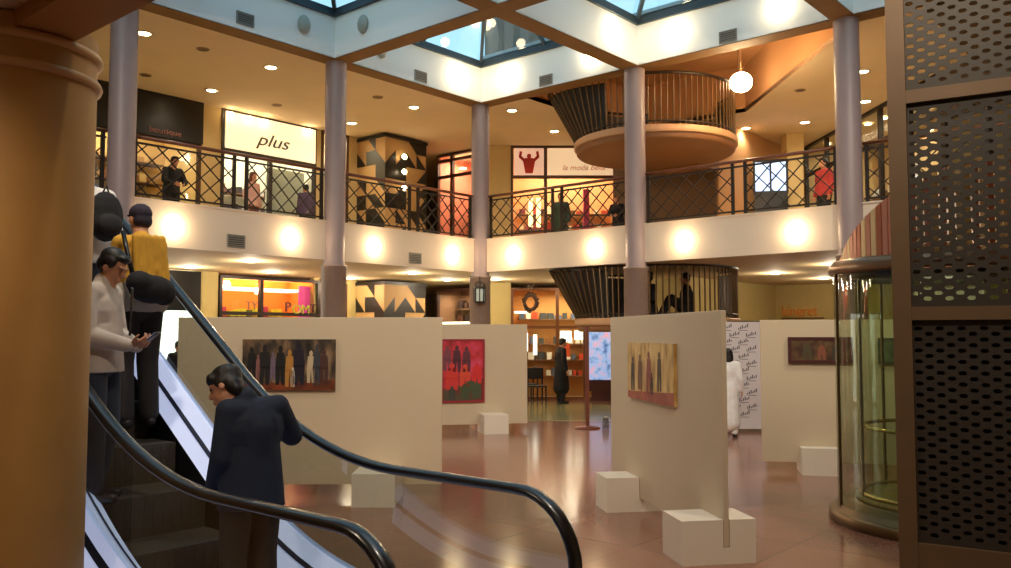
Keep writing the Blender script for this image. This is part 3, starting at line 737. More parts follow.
# ------------------------------------------------------------------ exhibition panels, foot blocks, paintings
M_panel = mat('panel_white', (204, 184, 154), .6, var=.02, vscale=1.2)
M_block = mat('block_white', (232, 218, 198), .55)
def panel(label, A, Bp, len_=None):
    A, Bp = Vector((*A,0)), Vector((*Bp,0)); d = Bp-A; L = len_ or d.length
    t = MB(); t.box((0,-.022,.13), (L,.022,1.94))
    o = t.build('display_panel', M_panel, bevel=.004); o.location = A; o.rotation_euler = (0,0,math.atan2(d.y,d.x))
    tag(o, label, 'panel', 'white exhibition panels'); return o
def block(p, label, t0, t1, n0, n1, h=.335):     # straddles panel p from t0 to t1; n0 towards the viewer, n1 behind
    m = MB(); w_ = .027; prof = [(-n0,0),(n1,0),(n1,h),(w_,h),(w_,.125),(-w_,.125),(-w_,h),(-n0,h)]
    k = m.mi(M_block); a = [m.bm.verts.new((0,y,z)) for y, z in prof]; b = [m.bm.verts.new((t1-t0,y,z)) for y, z in prof]
    for q in ((0,1,4,5),(1,2,3,4),(0,5,6,7)):
        m.bm.faces.new([a[i] for i in q][::-1]); m.bm.faces.new([b[i] for i in q])
    for i in range(8):
        j = (i+1) % 8; m.bm.faces.new((a[i],a[j],b[j],b[i]))
    o = m.build('foot_block', None); R_ = p.rotation_euler.to_matrix()
    o.location = p.location + R_ @ Vector((t0,0,0)); o.rotation_euler = p.rotation_euler
    tag(o, label, 'block', 'white slotted foot blocks'); return o
pn = panel('tall white panel on the right of centre holding a yellow painting', (7.56,-6.09), (9.84,-7.97))
block(pn, 'white slotted block under the near end of the right of centre panel', 2.955-.42, 2.955, .36, .24)
block(pn, 'white slotted block under the far end of the right of centre panel', .56, .97, .36, .24)
pl = panel('long white panel behind the escalator holding a dark wide painting', (4.03,-9.31), (6.22,-7.42))
block(pl, 'white slotted block under the long panel, right of the boy in navy', 2.02, 2.46, .62, .1)
ps = panel('small distant white panel holding a red painting', (1.34,-3.80), (2.82,-1.8))
block(ps, 'white slotted block in front of the distant panel', 1.58, 2.02, .52, .1)
pr = panel('white panel behind the glass lift holding a maroon painting', (8.13,-3.52), (8.87,-3.11), 2.4)
block(pr, 'white slotted block under the panel behind the glass lift', .46, .9, .24, .3)

def paint_mat(name, stops, scale, stretch=(1,1,1), seed=0.0):
    m = bpy.data.materials.new(name); m.use_nodes = True; tr = m.node_tree; p = tr.nodes['Principled BSDF']; p.inputs['Roughness'].default_value = .5
    tc = tr.nodes.new('ShaderNodeTexCoord'); mp = tr.nodes.new('ShaderNodeMapping'); mp.inputs['Scale'].default_value = stretch; mp.inputs['Location'].default_value = (seed, seed*2, seed*3)
    n = tr.nodes.new('ShaderNodeTexNoise'); n.inputs['Scale'].default_value = scale; n.inputs['Detail'].default_value = 5
    r = tr.nodes.new('ShaderNodeValToRGB'); e = r.color_ramp.elements
    e[0].position, e[1].position = stops[0][0], stops[-1][0]; e[0].color = (*lin(stops[0][1]),1); e[1].color = (*lin(stops[-1][1]),1)
    for q, c_ in stops[1:-1]: x = e.new(q); x.color = (*lin(c_),1)
    tr.links.new(tc.outputs['Object'], mp.inputs['Vector']); tr.links.new(mp.outputs[0], n.inputs['Vector']); tr.links.new(n.outputs['Fac'], r.inputs['Fac']); tr.links.new(r.outputs[0], p.inputs['Base Color'])
    return m
def painting(p, label, t0, t1, z0, z1, ground, figs, edge=None, lower=None):
    R_ = p.rotation_euler.to_matrix(); W, H = t1-t0, z1-z0
    t = thing('painting', label, 'painting', p.location + R_ @ Vector((t0,-.024,z0)), p.rotation_euler.z)
    m = MB(); m.box((0,-.03,0), (W,0,H)); cv = m.build('canvas', ground, t)
    if edge:
        m = MB(); b = .035
        m.box((0,-.04,0),(W,-.026,b)); m.box((0,-.04,H-b),(W,-.026,H)); m.box((0,-.04,b),(b,-.026,H-b)); m.box((W-b,-.04,b),(W,-.026,H-b)); m.build('frame', edge, t)
    if lower:
        m = MB(); m.face([(0,-.0305,0),(W,-.0305,0),(W,-.0305,H*lower[1]*1.3),(W*.6,-.0305,H*lower[1]),(0,-.0305,H*lower[1]*.7)]); m.build('painted_ground', lower[0], t, recalc=False)
    for (x, b, tt, w_, c_) in figs:
        m = MB()      # a painted figure: legs, body, head as flat strokes
        c_ = goods(c_); h_ = tt-b; X = x*W; Z0 = b*H; hh = h_*H; ww = w_*W; yy = -.032
        m.face([(X-ww*.5,yy,Z0+hh*.42),(X+ww*.5,yy,Z0+hh*.42),(X+ww*.36,yy,Z0+hh*.82),(X-ww*.36,yy,Z0+hh*.82)], c_)
        m.face([(X-ww*.45,yy,Z0),(X-ww*.1,yy,Z0),(X,yy,Z0+hh*.45),(X-ww*.5,yy,Z0+hh*.45)], c_)
        m.face([(X+ww*.12,yy,Z0),(X+ww*.42,yy,Z0),(X+ww*.5,yy,Z0+hh*.45),(X,yy,Z0+hh*.45)], c_)
        m.face([(X+ww*.22*math.cos(q*PI/5),yy-.0006,Z0+hh*.9+hh*.1*math.sin(q*PI/5)) for q in range(10)], c_)
        m.build('painted_figure', None, cv, recalc=False)
    return t
painting(pl, 'dark wide painting of a row of standing figures, on the long panel', .72, 1.73, 1.15, 1.70,
    paint_mat('paint_dark', [(.3,(24,20,16)),(.5,(70,56,42)),(.62,(120,92,64)),(.75,(150,130,104))], 9, (1,1,.5)),
    [(.1,.15,.85,.1,(26,22,18)),(.17,.2,.7,.05,(140,90,84)),(.24,.1,.9,.12,(30,24,22)),(.33,.2,.75,.06,(110,92,110)),(.41,.1,.88,.11,(24,20,16)),(.51,.06,.8,.10,(176,122,54)),(.545,.06,.45,.05,(206,196,180)),(.61,.1,.95,.13,(28,22,34)),(.74,.14,.78,.09,(190,168,134)),(.8,.1,.9,.08,(60,60,66)),(.88,.15,.8,.1,(74,44,36))],
    None, (paint_mat('paint_rust', [(.3,(70,34,18)),(.7,(140,64,28))], 8), .16))
painting(ps, 'red and pink painting of round-headed figures, on the distant panel', .88, 1.68, .53, 1.67,
    paint_mat('paint_pink', [(.3,(120,20,30)),(.5,(196,40,54)),(.7,(214,70,110))], 4),
    [(.14,.5,.9,.2,(120,60,70)),(.36,.48,.9,.2,(80,30,40)),(.58,.48,.88,.2,(96,40,50)),(.25,.2,.62,.3,(206,50,40)),(.55,.25,.6,.26,(216,70,44)),(.82,.3,.62,.24,(210,40,40)),(.68,.06,.34,.5,(66,76,46)),(.25,.04,.26,.16,(60,60,50))],
    mat('frame_crimson', (150, 30, 44), .5), (paint_mat('paint_olive', [(.3,(120,30,24)),(.55,(80,72,48)),(.8,(60,60,40))], 7), .3))
painting(pn, 'yellow and ochre painting of four slim figures over a red ground', .71, 2.02, 1.115, 1.67,
    paint_mat('paint_ochre', [(.3,(150,104,44)),(.5,(206,164,90)),(.7,(226,196,126))], 6, (2,1,.6)),
    [(.13,.14,.75,.09,(70,46,34)),(.3,.18,.8,.1,(110,66,40)),(.5,.12,.86,.11,(140,60,48)),(.56,.12,.5,.06,(50,46,40)),(.72,.2,.86,.09,(74,54,30)),(.4,.2,.7,.05,(190,150,110))],
    None, (paint_mat('paint_brick', [(.3,(140,50,36)),(.7,(176,84,54))], 7), .17))
painting(pr, 'maroon framed wide painting with dim brown shapes, behind the glass lift', .34, 1.12, 1.39, 1.72,
    paint_mat('paint_umber', [(.3,(44,22,16)),(.5,(84,52,30)),(.7,(104,84,50))], 9),
    [(.3,.15,.75,.16,(76,66,40)),(.52,.12,.7,.14,(130,74,50)),(.75,.15,.8,.14,(60,54,40))], mat('frame_maroon', (72, 26, 28), .45))
painting(pr, 'small green framed painting seen through the glass lift', 1.42, 1.82, 1.39, 1.71,
    paint_mat('paint_green', [(.3,(44,60,44)),(.7,(110,120,86))], 9), [(.5,.15,.8,.3,(60,70,50))], mat('frame_green', (60, 66, 48), .5))

# ------------------------------------------------------------------ glass lift
t = thing('glass_lift', 'round glass lift with a brass handrail ring and copper slat crown at the right', 'lift', (10.79, -5.28, 0))
M_bronze = mat('bronze_ring', (112, 88, 56), .35, .7)
m = MB(); m.lathe([(0,0),(1.16,0),(1.16,.09),(1.13,.10),(1.08,.10),(1.08,.15),(1.02,.15),(1.02,.19),(0,.19)], seg=64); m.build('base', M_bronze, t)
M_lglass = glass('lift_glass', (232, 240, 226), .04)
m = MB(); m.lathe([(1.07,.13),(1.07,2.32)], seg=64); m.build('glass_shaft', M_lglass, t)
m = MB(); m.lathe([(.86,.2),(.86,2.3)], seg=64); m.build('glass_cab', M_lglass, t)
m = MB(); m.lathe([(0,.19),(.90,.19),(.90,.23),(.84,.24),(0,.235)], seg=64); m.build('cab_floor', mat('cab_carpet', (132, 112, 60), .8, var=.2, vscale=20), t)
for z, nm, r in ((.88,'handrail',.82), (.26,'cab_rim',.85)):
    m = MB(); m.tube([(r*math.cos(2*PI*i/64), r*math.sin(2*PI*i/64), z) for i in range(64)], .018, seg=8, closed=True); m.build(nm, mat('brass', (206, 182, 122), .25, .8), t)
m = MB(); m.lathe([(1.02,2.33),(1.10,2.33),(1.115,2.35),(1.115,2.41),(1.08,2.45),(1.02,2.45)], seg=64); m.build('top_ring', mat('ring_copper', (140, 112, 88), .3, .7), t)
m = MB(); m.lathe([(0,2.28),(1.0,2.28),(1.0,2.32),(0,2.32)], seg=48); m.build('cab_roof', M_dark, t)
for a in (214, 262, 310, 358, 46, 94, 142):
    q = math.radians(a); m = MB(); m.box((1.06,-.012,.13),(1.085,.012,2.34), M=Matrix.Rotation(q,4,'Z')); m.build('mullion', M_bronze, t)
for a in (215, 268, 320, 20, 80, 140):
    q = math.radians(a); m = MB(); m.box((.845,-.012,.2),(.87,.012,2.3), M=Matrix.Rotation(q,4,'Z')); m.build('cab_post', M_steel, t)
m = MB(); Rr = 1.0; cols = [mat('slat_copper',(176,106,76),.35,.3), mat('slat_cream',(222,190,140),.4,.2), mat('slat_rose',(198,134,110),.35,.3), mat('slat_gold',(206,164,100),.35,.3)]
rr = random.Random(8); tow = Vector((.652,-.758))          # towards the viewer
for k in range(96):
    a0, a1 = 2*PI*k/96, 2*PI*(k+.8)/96; p = lambda a, z: (Rr*math.cos(a), Rr*math.sin(a), z)
    def top(a): return 2.62 + .62*max(-.2, Rr*(math.cos(a)*tow.x+math.sin(a)*tow.y)) + .0
    mm = cols[rr.randrange(4)]; q = .03
    o = lambda a, z: ((Rr-q)*math.cos(a), (Rr-q)*math.sin(a), z)
    m.face([p(a0,2.45),p(a1,2.45),p(a1,top(a1)),p(a0,top(a0))], mm); m.face([o(a1,2.45),o(a0,2.45),o(a0,top(a0)),o(a1,top(a1))], mm)
    m.face([p(a0,top(a0)),p(a1,top(a1)),o(a1,top(a1)),o(a0,top(a0))], mm); m.face([p(a0,2.45),p(a0,top(a0)),o(a0,top(a0)),o(a0,2.45)], mm); m.face([p(a1,2.45),o(a1,2.45),o(a1,top(a1)),p(a1,top(a1))], mm)
m.build('crown_slats', None, t, recalc=False)
for z in (2.48, 2.58):
    m = MB(); m.tube([(.965*math.cos(2*PI*i/64), .965*math.sin(2*PI*i/64), z if z < 2.6 else min(2.75, 2.6+.15)) for i in range(64)], .012, seg=6, closed=True); m.build('crown_hoop', M_bronze, t)
t.scale = (.94, .94, 1)
lamp('cab_fill_light', t, (0,0,2.2), 6, WARM, 'POINT', .3)  # fill light added inside the dark cab, no fixture

# ------------------------------------------------------------------ perforated metal screen at the right
t = thing('perforated_screen', 'tall bronze screen of perforated metal panels in the right foreground', 'screen', (10.93, -7.17, 0), math.radians(9.2))
M_scr = mat('screen_bronze', (104, 78, 50), .5, .2, var=.06); M_perf = mat('perforated_metal', (58, 50, 40), .5, .3)
PW = 1.02; zs = [(.0,.20), (1.86,1.96), (3.52,3.62), (5.2,5.32)]
for x in (0, PW+.13):
    m = MB(); m.box((x-.065,-.06,0), (x+.065,.06,5.32)); m.build('post', M_scr, t)
for a, b in zs:
    m = MB(); m.box((.065,-.05,a), (PW+.065,.05,b)); m.build('rail', M_scr, t)
m = MB(); m.box((.065,.04,.2),(PW+.065,.05,1.86)); m.build('added_dark_sheet', mat('added_sheet_black', (20,18,16), .6), t)  # dark sheet added to darken the holes of the lowest panel
for (a, b), (c_, d_) in zip(zs, zs[1:]):
    m = MB(); x0, x1, z0, z1 = .065, PW+.065, b, c_
    nx = 14; cw = (x1-x0)/nx; nz = int((z1-z0)/.041); ch = (z1-z0)/nz
    for i in range(nx):
        for j in range(nz):
            X0, Z0 = x0+i*cw, z0+j*ch; P_ = [(X0,Z0),(X0+cw,Z0),(X0+cw,Z0+ch),(X0,Z0+ch)]
            if (i+j) % 2 or j in (0, nz-1): m.face([(q[0],.0,q[1]) for q in P_]); continue
            cx_, cz_ = X0+cw/2, Z0+ch/2; hx, hz = cw*.43, ch*.37
            H_ = [(cx_-hx*.55,cz_-hz),(cx_+hx*.55,cz_-hz),(cx_+hx,cz_),(cx_+hx*.55,cz_+hz),(cx_-hx*.55,cz_+hz),(cx_-hx,cz_)]
            f3 = lambda *pp: m.face([(q[0],.0,q[1]) for q in pp])
            f3(P_[0],P_[1],H_[1],H_[0]); f3(P_[1],P_[2],H_[3],H_[2]); f3(P_[1],H_[2],H_[1]); f3(P_[2],P_[3],H_[4],H_[3]); f3(P_[3],P_[0],H_[0],H_[5]); f3(P_[3],H_[5],H_[4])
    bmesh.ops.remove_doubles(m.bm, verts=m.bm.verts, dist=1e-4)
    o = m.build('perforated_panel', M_perf, t); s = o.modifiers.new('t', 'SOLIDIFY'); s.thickness = .012; s.offset = 0

# ------------------------------------------------------------------ small things in the hall
t = thing('press_banner', 'white backdrop banner patterned with small dark logos, between the two right panels', 'banner', (5.17, -.17, 0), math.atan2(.652,.758))
m = MB(); m.box((0,-.012,.06), (1.45,.012,1.98)); m.build('sheet', mat('banner_white', (214, 204, 204), .6), t)
m = MB(); m.box((0,-.05,0), (1.45,.05,.06)); m.build('foot_bar', M_steel, t)
m = MB(); m.tube([(0,0,1.99),(1.45,0,1.99)], .015); m.build('top_bar', M_steel, t)
m = MB(); lg = mat('logo_grey', (96, 86, 92), .6)
for r_i in range(13):
    for k in range(5):
        x = .08 + k*.3 + (.14 if r_i % 2 else 0); z = .28 + r_i*.13
        if x > 1.2: continue
        for q in range(6):
            hgt = .03 + .018*((q*7+r_i) % 3)
            m.box((x+q*.032,-.0135,z+q*.009), (x+q*.032+.02,-.0125,z+q*.009+hgt), lg)
        m.box((x+.02,-.0135,z-.018), (x+.17,-.0125,z-.008), lg)
m.build('logo_print', lg, t)
t = thing('sign_stand', 'thin reddish post on a flat base, left of the tall white panel', 'stand', (3.5, -.85, 0), .7)
M_red = mat('stand_red_brown', (110, 54, 36), .4)
m = MB(); m.lathe([(0,0),(.24,0),(.24,.02),(.05,.05),(0,.05)], seg=28); m.build('base', M_red, t)
m = MB(); m.box((-.035,-.025,.04), (.035,.025,1.86)); m.build('post', M_red, t)
m = MB(); m.box((-.05,-.03,1.86), (.05,.03,1.9)); m.build('cap', M_red, t)
t = thing('glass_jar', 'small clear jar on the floor beside the reddish post', 'jar', (3.82, -.72, 0))
m = MB(); m.lathe([(0,.005),(.06,.005),(.065,.03),(.065,.15),(.05,.18),(.05,.2),(.045,.2),(.058,.15),(.058,.02),(0,.015)], seg=20); m.build('body', glass('jar_glass', (230,230,226), .1), t)
m = MB(); m.lathe([(0,.2),(.054,.2),(.054,.225),(0,.23)], seg=20); m.build('lid', M_steel, t)
def chair(label, x, y, rz):
    t = thing('cafe_chair', label, 'chair', (x, y, .006), rz, 'dark cafe chairs')
    mm = mat('chair_black', (34, 26, 22), .5)
    m = MB(); m.box((-.22,-.22,.43), (.22,.22,.47)); m.build('seat', mm, t, bevel=.01)
    m = MB(); m.box((-.22,.19,.62), (.22,.22,.9)); m.build('backrest', mm, t, bevel=.01)
    for sx in (-1,1):
        m = MB(); m.bar((sx*.19,-.19,0), (sx*.19,-.19,.43), .035, .035); m.build('leg', mm, t)
        m = MB(); m.bar((sx*.19,.205,0), (sx*.19,.205,.86), .035, .03); m.build('leg', mm, t)
    return t
chair('dark cafe chair beside the distant panel, leftmost of the three', -2.02, 3.2, 2.2)
chair('dark cafe chair in front of the timber shop, middle of the three', -1.45, 3.45, -.6)
chair('dark cafe chair nearest the person in the long black coat', -.75, 2.95, .9)
t = thing('cafe_table', 'small dark cafe table in front of the timber shop', 'table', (-1.75, 2.75, .006))
mm = mat('table_dark', (58, 40, 28), .4)
m = MB(); m.lathe([(0,.72),(.33,.72),(.34,.735),(.33,.75),(0,.75)], seg=32); m.build('tabletop', mm, t)
m = MB(); m.lathe([(.03,.03),(.03,.72)], seg=14); m.build('pedestal', mm, t)
m = MB(); m.lathe([(0,0),(.22,0),(.21,.02),(.03,.05),(0,.05)], seg=28); m.build('foot', mm, t)
# lantern on the corner column
t = thing('lantern', 'dark lantern with a pale pane hung on the corner column', 'lantern', (.22, -.25, 2.45), math.atan2(.652,.758))
m = MB(); m.lathe([(0,0),(.13,0),(.13,.02),(.12,.03)], seg=8); m.build('bottom', M_dark, t)
m = MB(); m.lathe([(.135,.30),(.14,.34),(.11,.42),(.05,.46),(0,.47)], seg=8); m.build('hood', M_dark, t)
m = MB()
for k in range(8):
    a = PI/8+k*PI/4-PI/8; m.bar((.125*math.cos(a),.125*math.sin(a),.02), (.13*math.cos(a),.13*math.sin(a),.31), .022, .022)
m.build('cage', M_dark, t)
m = MB(); m.lathe([(.11,.03),(.115,.30)], seg=8); m.build('pane', mat('lantern_pane', (176,186,176), .2, emit=.15), t)
m = MB(); m.bar((0,.0,.47),(0,.0,.58), .02,.02); m.bar((0,0,.57),(0,.12,.57), .02,.02); m.build('bracket', M_dark, t)
# bright display and pillar behind the right railing
t = thing('screen_display', 'glowing pale blue display screens on the upper right gallery', 'screen', (4.04, 6.32, HT), .5)
m = MB(); m.box((-.40,-.06,.0), (.40,.1,1.42)); m.build('cabinet', M_black, t)
for x in (-.37, .02):
    m = MB(); m.box((x,-.075,1.48), (x+.34,-.05,2.2)); m.build('lit_panel', mat('screen_blue', (170,200,240), .4, emit=.9), t)
m = MB(); m.box((-.42,-.05,1.42), (.42,.1,2.27)); m.build('case', M_black, t)
t = thing('pillar', 'cream square pillar on the upper right gallery beside the glowing screens', 'column', (4.2, 7.35, HT), .7)
m = MB(); m.box((-.2,-.2,.12), (.2,.2,2.6)); m.build('shaft', M_wall, t)
m = MB(); m.box((-.23,-.23,0), (.23,.23,.12)); m.build('base', M_clad, t)
m = MB(); m.box((-.22,-.22,2.6), (.22,.22,HB-HT)); m.build('head', M_wall, t)

# ------------------------------------------------------------------ people
SKIN = mat('skin', (196, 140, 108), .55); HAIRM = mat('hair_black', (22, 17, 14), .5, bump=.3)
def V(*a): return Vector(a)
def person(label, loc, rz, H=1.68, pose=None, top=None, legs=None, shoes=(40,36,34), hair='short', hairc=None, face=(0,0), vox=.012, group=None, coat=0, sleeves=True, top_name='jacket', collar=False, bulk=0, skin=None, hem=.86, hood=False):
    """builds a clothed figure; local +y is the way it faces. face=(yaw,pitch) of the head"""
    k = H/1.72
    J = dict(pel=V(0,0,.95), bel=V(0,.01,1.10), ch=V(0,0,1.27), nb=V(0,-.015,1.45), hd=V(0,.02,1.605),
             shL=V(-.175,0,1.40), shR=V(.175,0,1.40), elL=V(-.23,-.03,1.12), elR=V(.23,-.03,1.12), wrL=V(-.24,.05,.88), wrR=V(.24,.05,.88),
             hiL=V(-.09,0,.92), hiR=V(.09,0,.92), knL=V(-.10,.03,.50), knR=V(.10,.03,.50), anL=V(-.10,-.02,.085), anR=V(.10,-.02,.085), fdL=V(-.15,1,0), fdR=V(.15,1,0))
    for a, b in (pose or {}).items():
        if a in J: J[a] = V(*b)
    hand = (pose or {}).get('hand', {})
    S = {a: (b*k if not a.startswith('fd') else b) for a, b in J.items()}
    t = thing('person', label, 'person', loc, rz, group)
    sk = skin or SKIN
    HM = Matrix.Translation(S['hd']) @ Euler((face[1], 0, face[0]), 'ZXY').to_matrix().to_4x4() @ Matrix.Scale(k, 4)
    def hp(x, y, z): return HM @ V(x, y, z)
    m = MB()
    # trunk
    m.caps(S['pel'], .092*k, S['bel'], .10*k); m.caps(S['bel'], .10*k, S['ch'], .105*k)
    m.ell(S['ch']+V(0,0,.02)*k, (.165*k,.105*k,.17*k)); m.ell(S['pel'], (.142*k,.092*k,.115*k))
    m.caps(S['shL'], .062*k, S['ch']+V(-.04,0,.1)*k, .09*k); m.caps(S['shR'], .062*k, S['ch']+V(.04,0,.1)*k, .09*k)
    m.caps(S['nb']-V(0,0,.05)*k, .068*k, S['hd']-V(0,.01,.03)*k, .052*k)
    # head
    R3 = HM.to_3x3().to_4x4()
    def he(c, r): m.ell(hp(*c), r, M=R3)
    he((0,-.012,.022), (.076,.094,.092)); he((0,.018,-.045), (.058,.070,.075)); he((0,.05,-.095), (.028,.026,.022))
    he((0,.098,-.03), (.013,.020,.022)); he((0,.09,-.008), (.010,.014,.03)); he((0,.085,-.072), (.024,.014,.008)); he((0,.082,-.086), (.02,.013,.007))
    he((-.032,.076,.018), (.026,.014,.009)); he((.032,.076,.018), (.026,.014,.009))
    he((-.078,-.005,-.02), (.010,.020,.032)); he((.078,-.005,-.02), (.010,.020,.032))
    # limbs
    for q in 'LR':
        m.caps(S['sh'+q], .055*k, S['el'+q], .042*k); m.caps(S['el'+q], .042*k, S['wr'+q], .028*k)
        m.caps(S['hi'+q], .092*k, S['kn'+q], .058*k); m.caps(S['kn'+q], .058*k, S['an'+q], .038*k)
        fd = S['fd'+q].normalized(); m.caps(S['an'+q]-V(0,0,.03)*k, .035*k, S['an'+q]+fd*.13*k-V(0,0,.05)*k, .027*k)
        # hand: palm of three ridges, four fingers, thumb from the side
        d = hand.get(q, {}).get('d'); d = V(*d) if d else (S['wr'+q]-S['el'+q]); d.normalize()
        n = V(*hand.get(q, {}).get('n', (1 if q == 'R' else -1, 0, 0))); n = (n - d*n.dot(d)).normalized()   # back of the hand
        sd = d.cross(n); 
        ts = V(*hand.get(q, {}).get('thumb', (0,1,.2)))
        if sd.dot(ts) < 0: sd = -sd
        curl = hand.get(q, {}).get('curl', .5); wv = S['wr'+q]
        for o_ in (-.025, 0, .025): m.caps(wv+d*.018*k, .018*k, wv+d*.08*k+sd*o_*k, .0145*k)
        for o_, L_ in ((.033,.07), (.011,.078), (-.011,.074), (-.032,.058)):
            p0 = wv+d*.082*k+sd*o_*k; d1 = (d*math.cos(curl*.6)-n*math.sin(curl*.6)); p1 = p0+d1*L_*.5*k
            d2 = (d*math.cos(curl*1.6)-n*math.sin(curl*1.6)); p2 = p1+d2*L_*.5*k
            fr = max(.0085*k, vox*.62); m.caps(p0, fr, p1, fr*.95); m.caps(p1, fr*.95, p2, fr*.8)
        fr = max(.010*k, vox*.65); p0 = wv+d*.03*k+sd*.028*k; p1 = p0+(d*.6+sd*.75-n*.2).normalized()*.04*k
        m.caps(p0, fr*1.2, p1, fr); m.caps(p1, fr, p1+(d*.9+sd*.3-n*.35).normalized()*.032*k, fr*.85)
    m.build('body', sk, t, voxel=vox, recalc=False)
    # eyes
    if vox < .009:
        for sx in (-1,1): m = MB(); m.ell(hp(sx*.032,.083,.0), (.012*k,.006*k,.007*k), M=R3); m.build('eye', mat('eye_dark', (30,22,18), .3), t)
    # top garment
    if top:
        m = MB(); g = .02*k + bulk
        m.ell(S['ch']+V(0,0,.0), (.175*k+g,.115*k+g,.19*k)); m.caps(S['bel'], .118*k+g, S['ch'], .125*k+g); m.ell(S['bel'], (.155*k+g,.11*k+g,.2*k))
        hz = hem*k; pc, bc = S['pel'], S['bel']
        ringp = [[(c_.x+rx*math.cos(2*PI*i/24), c_.y+ry*math.sin(2*PI*i/24), z_) for i in range(24)] for c_, rx, ry, z_ in ((pc, .186*k+g, .138*k+g, hz), (bc, .150*k+g, .112*k+g, S['bel'].z+.08*k))]
        va = [[m.bm.verts.new(p) for p in r_] for r_ in ringp]
        m.bm.faces.new(va[0][::-1]); m.bm.faces.new(va[1])
        for i in range(24): m.bm.faces.new((va[0][i], va[0][(i+1)%24], va[1][(i+1)%24], va[1][i]))
        m.caps(S['shL'], .064*k+g*.3, S['ch']+V(-.03,0,.1)*k, .10*k); m.caps(S['shR'], .064*k+g*.3, S['ch']+V(.03,0,.1)*k, .10*k)
        for q in 'LR': m.caps(S['nb']-V(0,0,.035)*k, .068*k, S['sh'+q], .060*k+g*.3)
        m.caps(S['nb']-V(0,0,.06)*k, .085*k, S['nb']-V(0,0,.005)*k, .07*k)
        if collar: m.caps(S['nb']-V(0,.005,.03)*k, .082*k, S['nb']+V(0,.005,.03)*k, .074*k)
        if hood: m.ell(S['nb']+V(0,-.07,-.03)*k, (.12*k,.07*k,.09*k))
        if coat: m.caps(S['pel'], .16*k+g, V(S['pel'].x,S['pel'].y,coat*k), .20*k+g)
        if sleeves:
            for q in 'LR':
                e = S['wr'+q]*.93 + S['el'+q]*.07
                m.caps(S['sh'+q], .062*k+g*.35, S['el'+q], .055*k+g*.5); m.caps(S['el'+q], .055*k+g*.5, e, .040*k+g*.4)
        m.build(top_name, top, t, voxel=vox*1.2, recalc=False, smooth=5)
    if legs:
        m = MB(); g = .016*k
        m.ell(S['pel']-V(0,0,.02)*k, (.158*k+g*.6,.115*k+g*.6,.125*k))
        for q in 'LR':
            e = S['an'+q]*.96 + S['kn'+q]*.04
            m.caps(S['hi'+q], .098*k+g*.6, S['kn'+q], .066*k+g); m.caps(S['kn'+q], .066*k+g, e, .055*k+g)
        m.build('trousers', legs, t, voxel=vox*1.2, recalc=False, smooth=5)
    m = MB(); sm = mat('shoe_%d_%d_%d' % shoes, shoes, .5)
    for q in 'LR':
        fd = S['fd'+q].normalized(); a = S['an'+q]
        m.caps(V(a.x,a.y,a.z-.045*k)-fd*.03*k, .042*k, V(a.x,a.y,a.z-.05*k)+fd*.15*k, .036*k); m.caps(a+V(0,0,.01)*k, .05*k, a-V(0,0,.03)*k, .05*k)
    m.build('shoes', sm, t, voxel=vox*1.1, recalc=False)
    # hair
    hm = hairc or HAIRM
    m = MB()
    def hh(c, r): m.ell(hp(*c), tuple(x*k for x in r), M=R3)
    if hair == 'cap':
        hh((0,-.01,.04), (.092,.108,.088)); hh((0,-.045,-.02), (.082,.07,.075)); hh((0,.10,.03), (.06,.05,.014))
        m.build('knitted_cap', hm, t, voxel=vox, recalc=False)
    else:
        hh((0,-.022,.045), (.089,.103,.085)); hh((0,-.05,-.01), (.084,.068,.08)); hh((-.066,-.01,.02), (.026,.06,.05)); hh((.066,-.01,.02), (.026,.06,.05)); hh((0,.055,.075), (.062,.04,.034))
        if hair == 'bushy': hh((0,-.02,.07), (.096,.108,.075)); hh((0,.07,.06), (.07,.035,.035)); hh((-.05,.05,.06),(.04,.04,.04)); hh((.05,.05,.06),(.04,.04,.04)); hh((0,-.07,-.045), (.07,.045,.06))
        if hair == 'long': hh((0,-.06,-.1), (.095,.055,.16)); hh((-.075,-.02,-.08), (.03,.055,.14)); hh((.075,-.02,-.08), (.03,.055,.14))
        m.build('hair', hm, t, voxel=vox, recalc=False)
    return t, S, k
def cloth(n, c, **k): return mat(n, c, .85, var=.10, vscale=9, bump=.25, **k)
NAVY = cloth('navy_jacket', (28, 36, 54)); DARKT = cloth('dark_trousers', (44, 40, 42)); BLACKC = cloth('black_cloth', (24, 23, 26))

# boy in navy at the foot of the escalator, right hand on the rail, looking down to his left
person('boy in a navy jacket seen from behind, right hand on the escalator rail', (8.60,-11.33,.03), PI/2-.10, 1.60,
    dict(hd=(-.135,.10,1.53), nb=(-.045,.02,1.43), elR=(.32,.09,1.20), wrR=(.40,.33,1.18), elL=(-.20,.0,1.12), wrL=(-.17,.17,.92), shR=(.165,.0,1.405), shL=(-.165,.0,1.395),
         hand=dict(R=dict(d=(.12,1,.12), n=(.1,-.1,1), thumb=(-1,0,0), curl=.75), L=dict(curl=.5))),
    NAVY, cloth('brown_trousers', (62, 50, 40)), face=(.75,-.55), hair='bushy', vox=.0075, collar=True, bulk=.006, hem=.80)
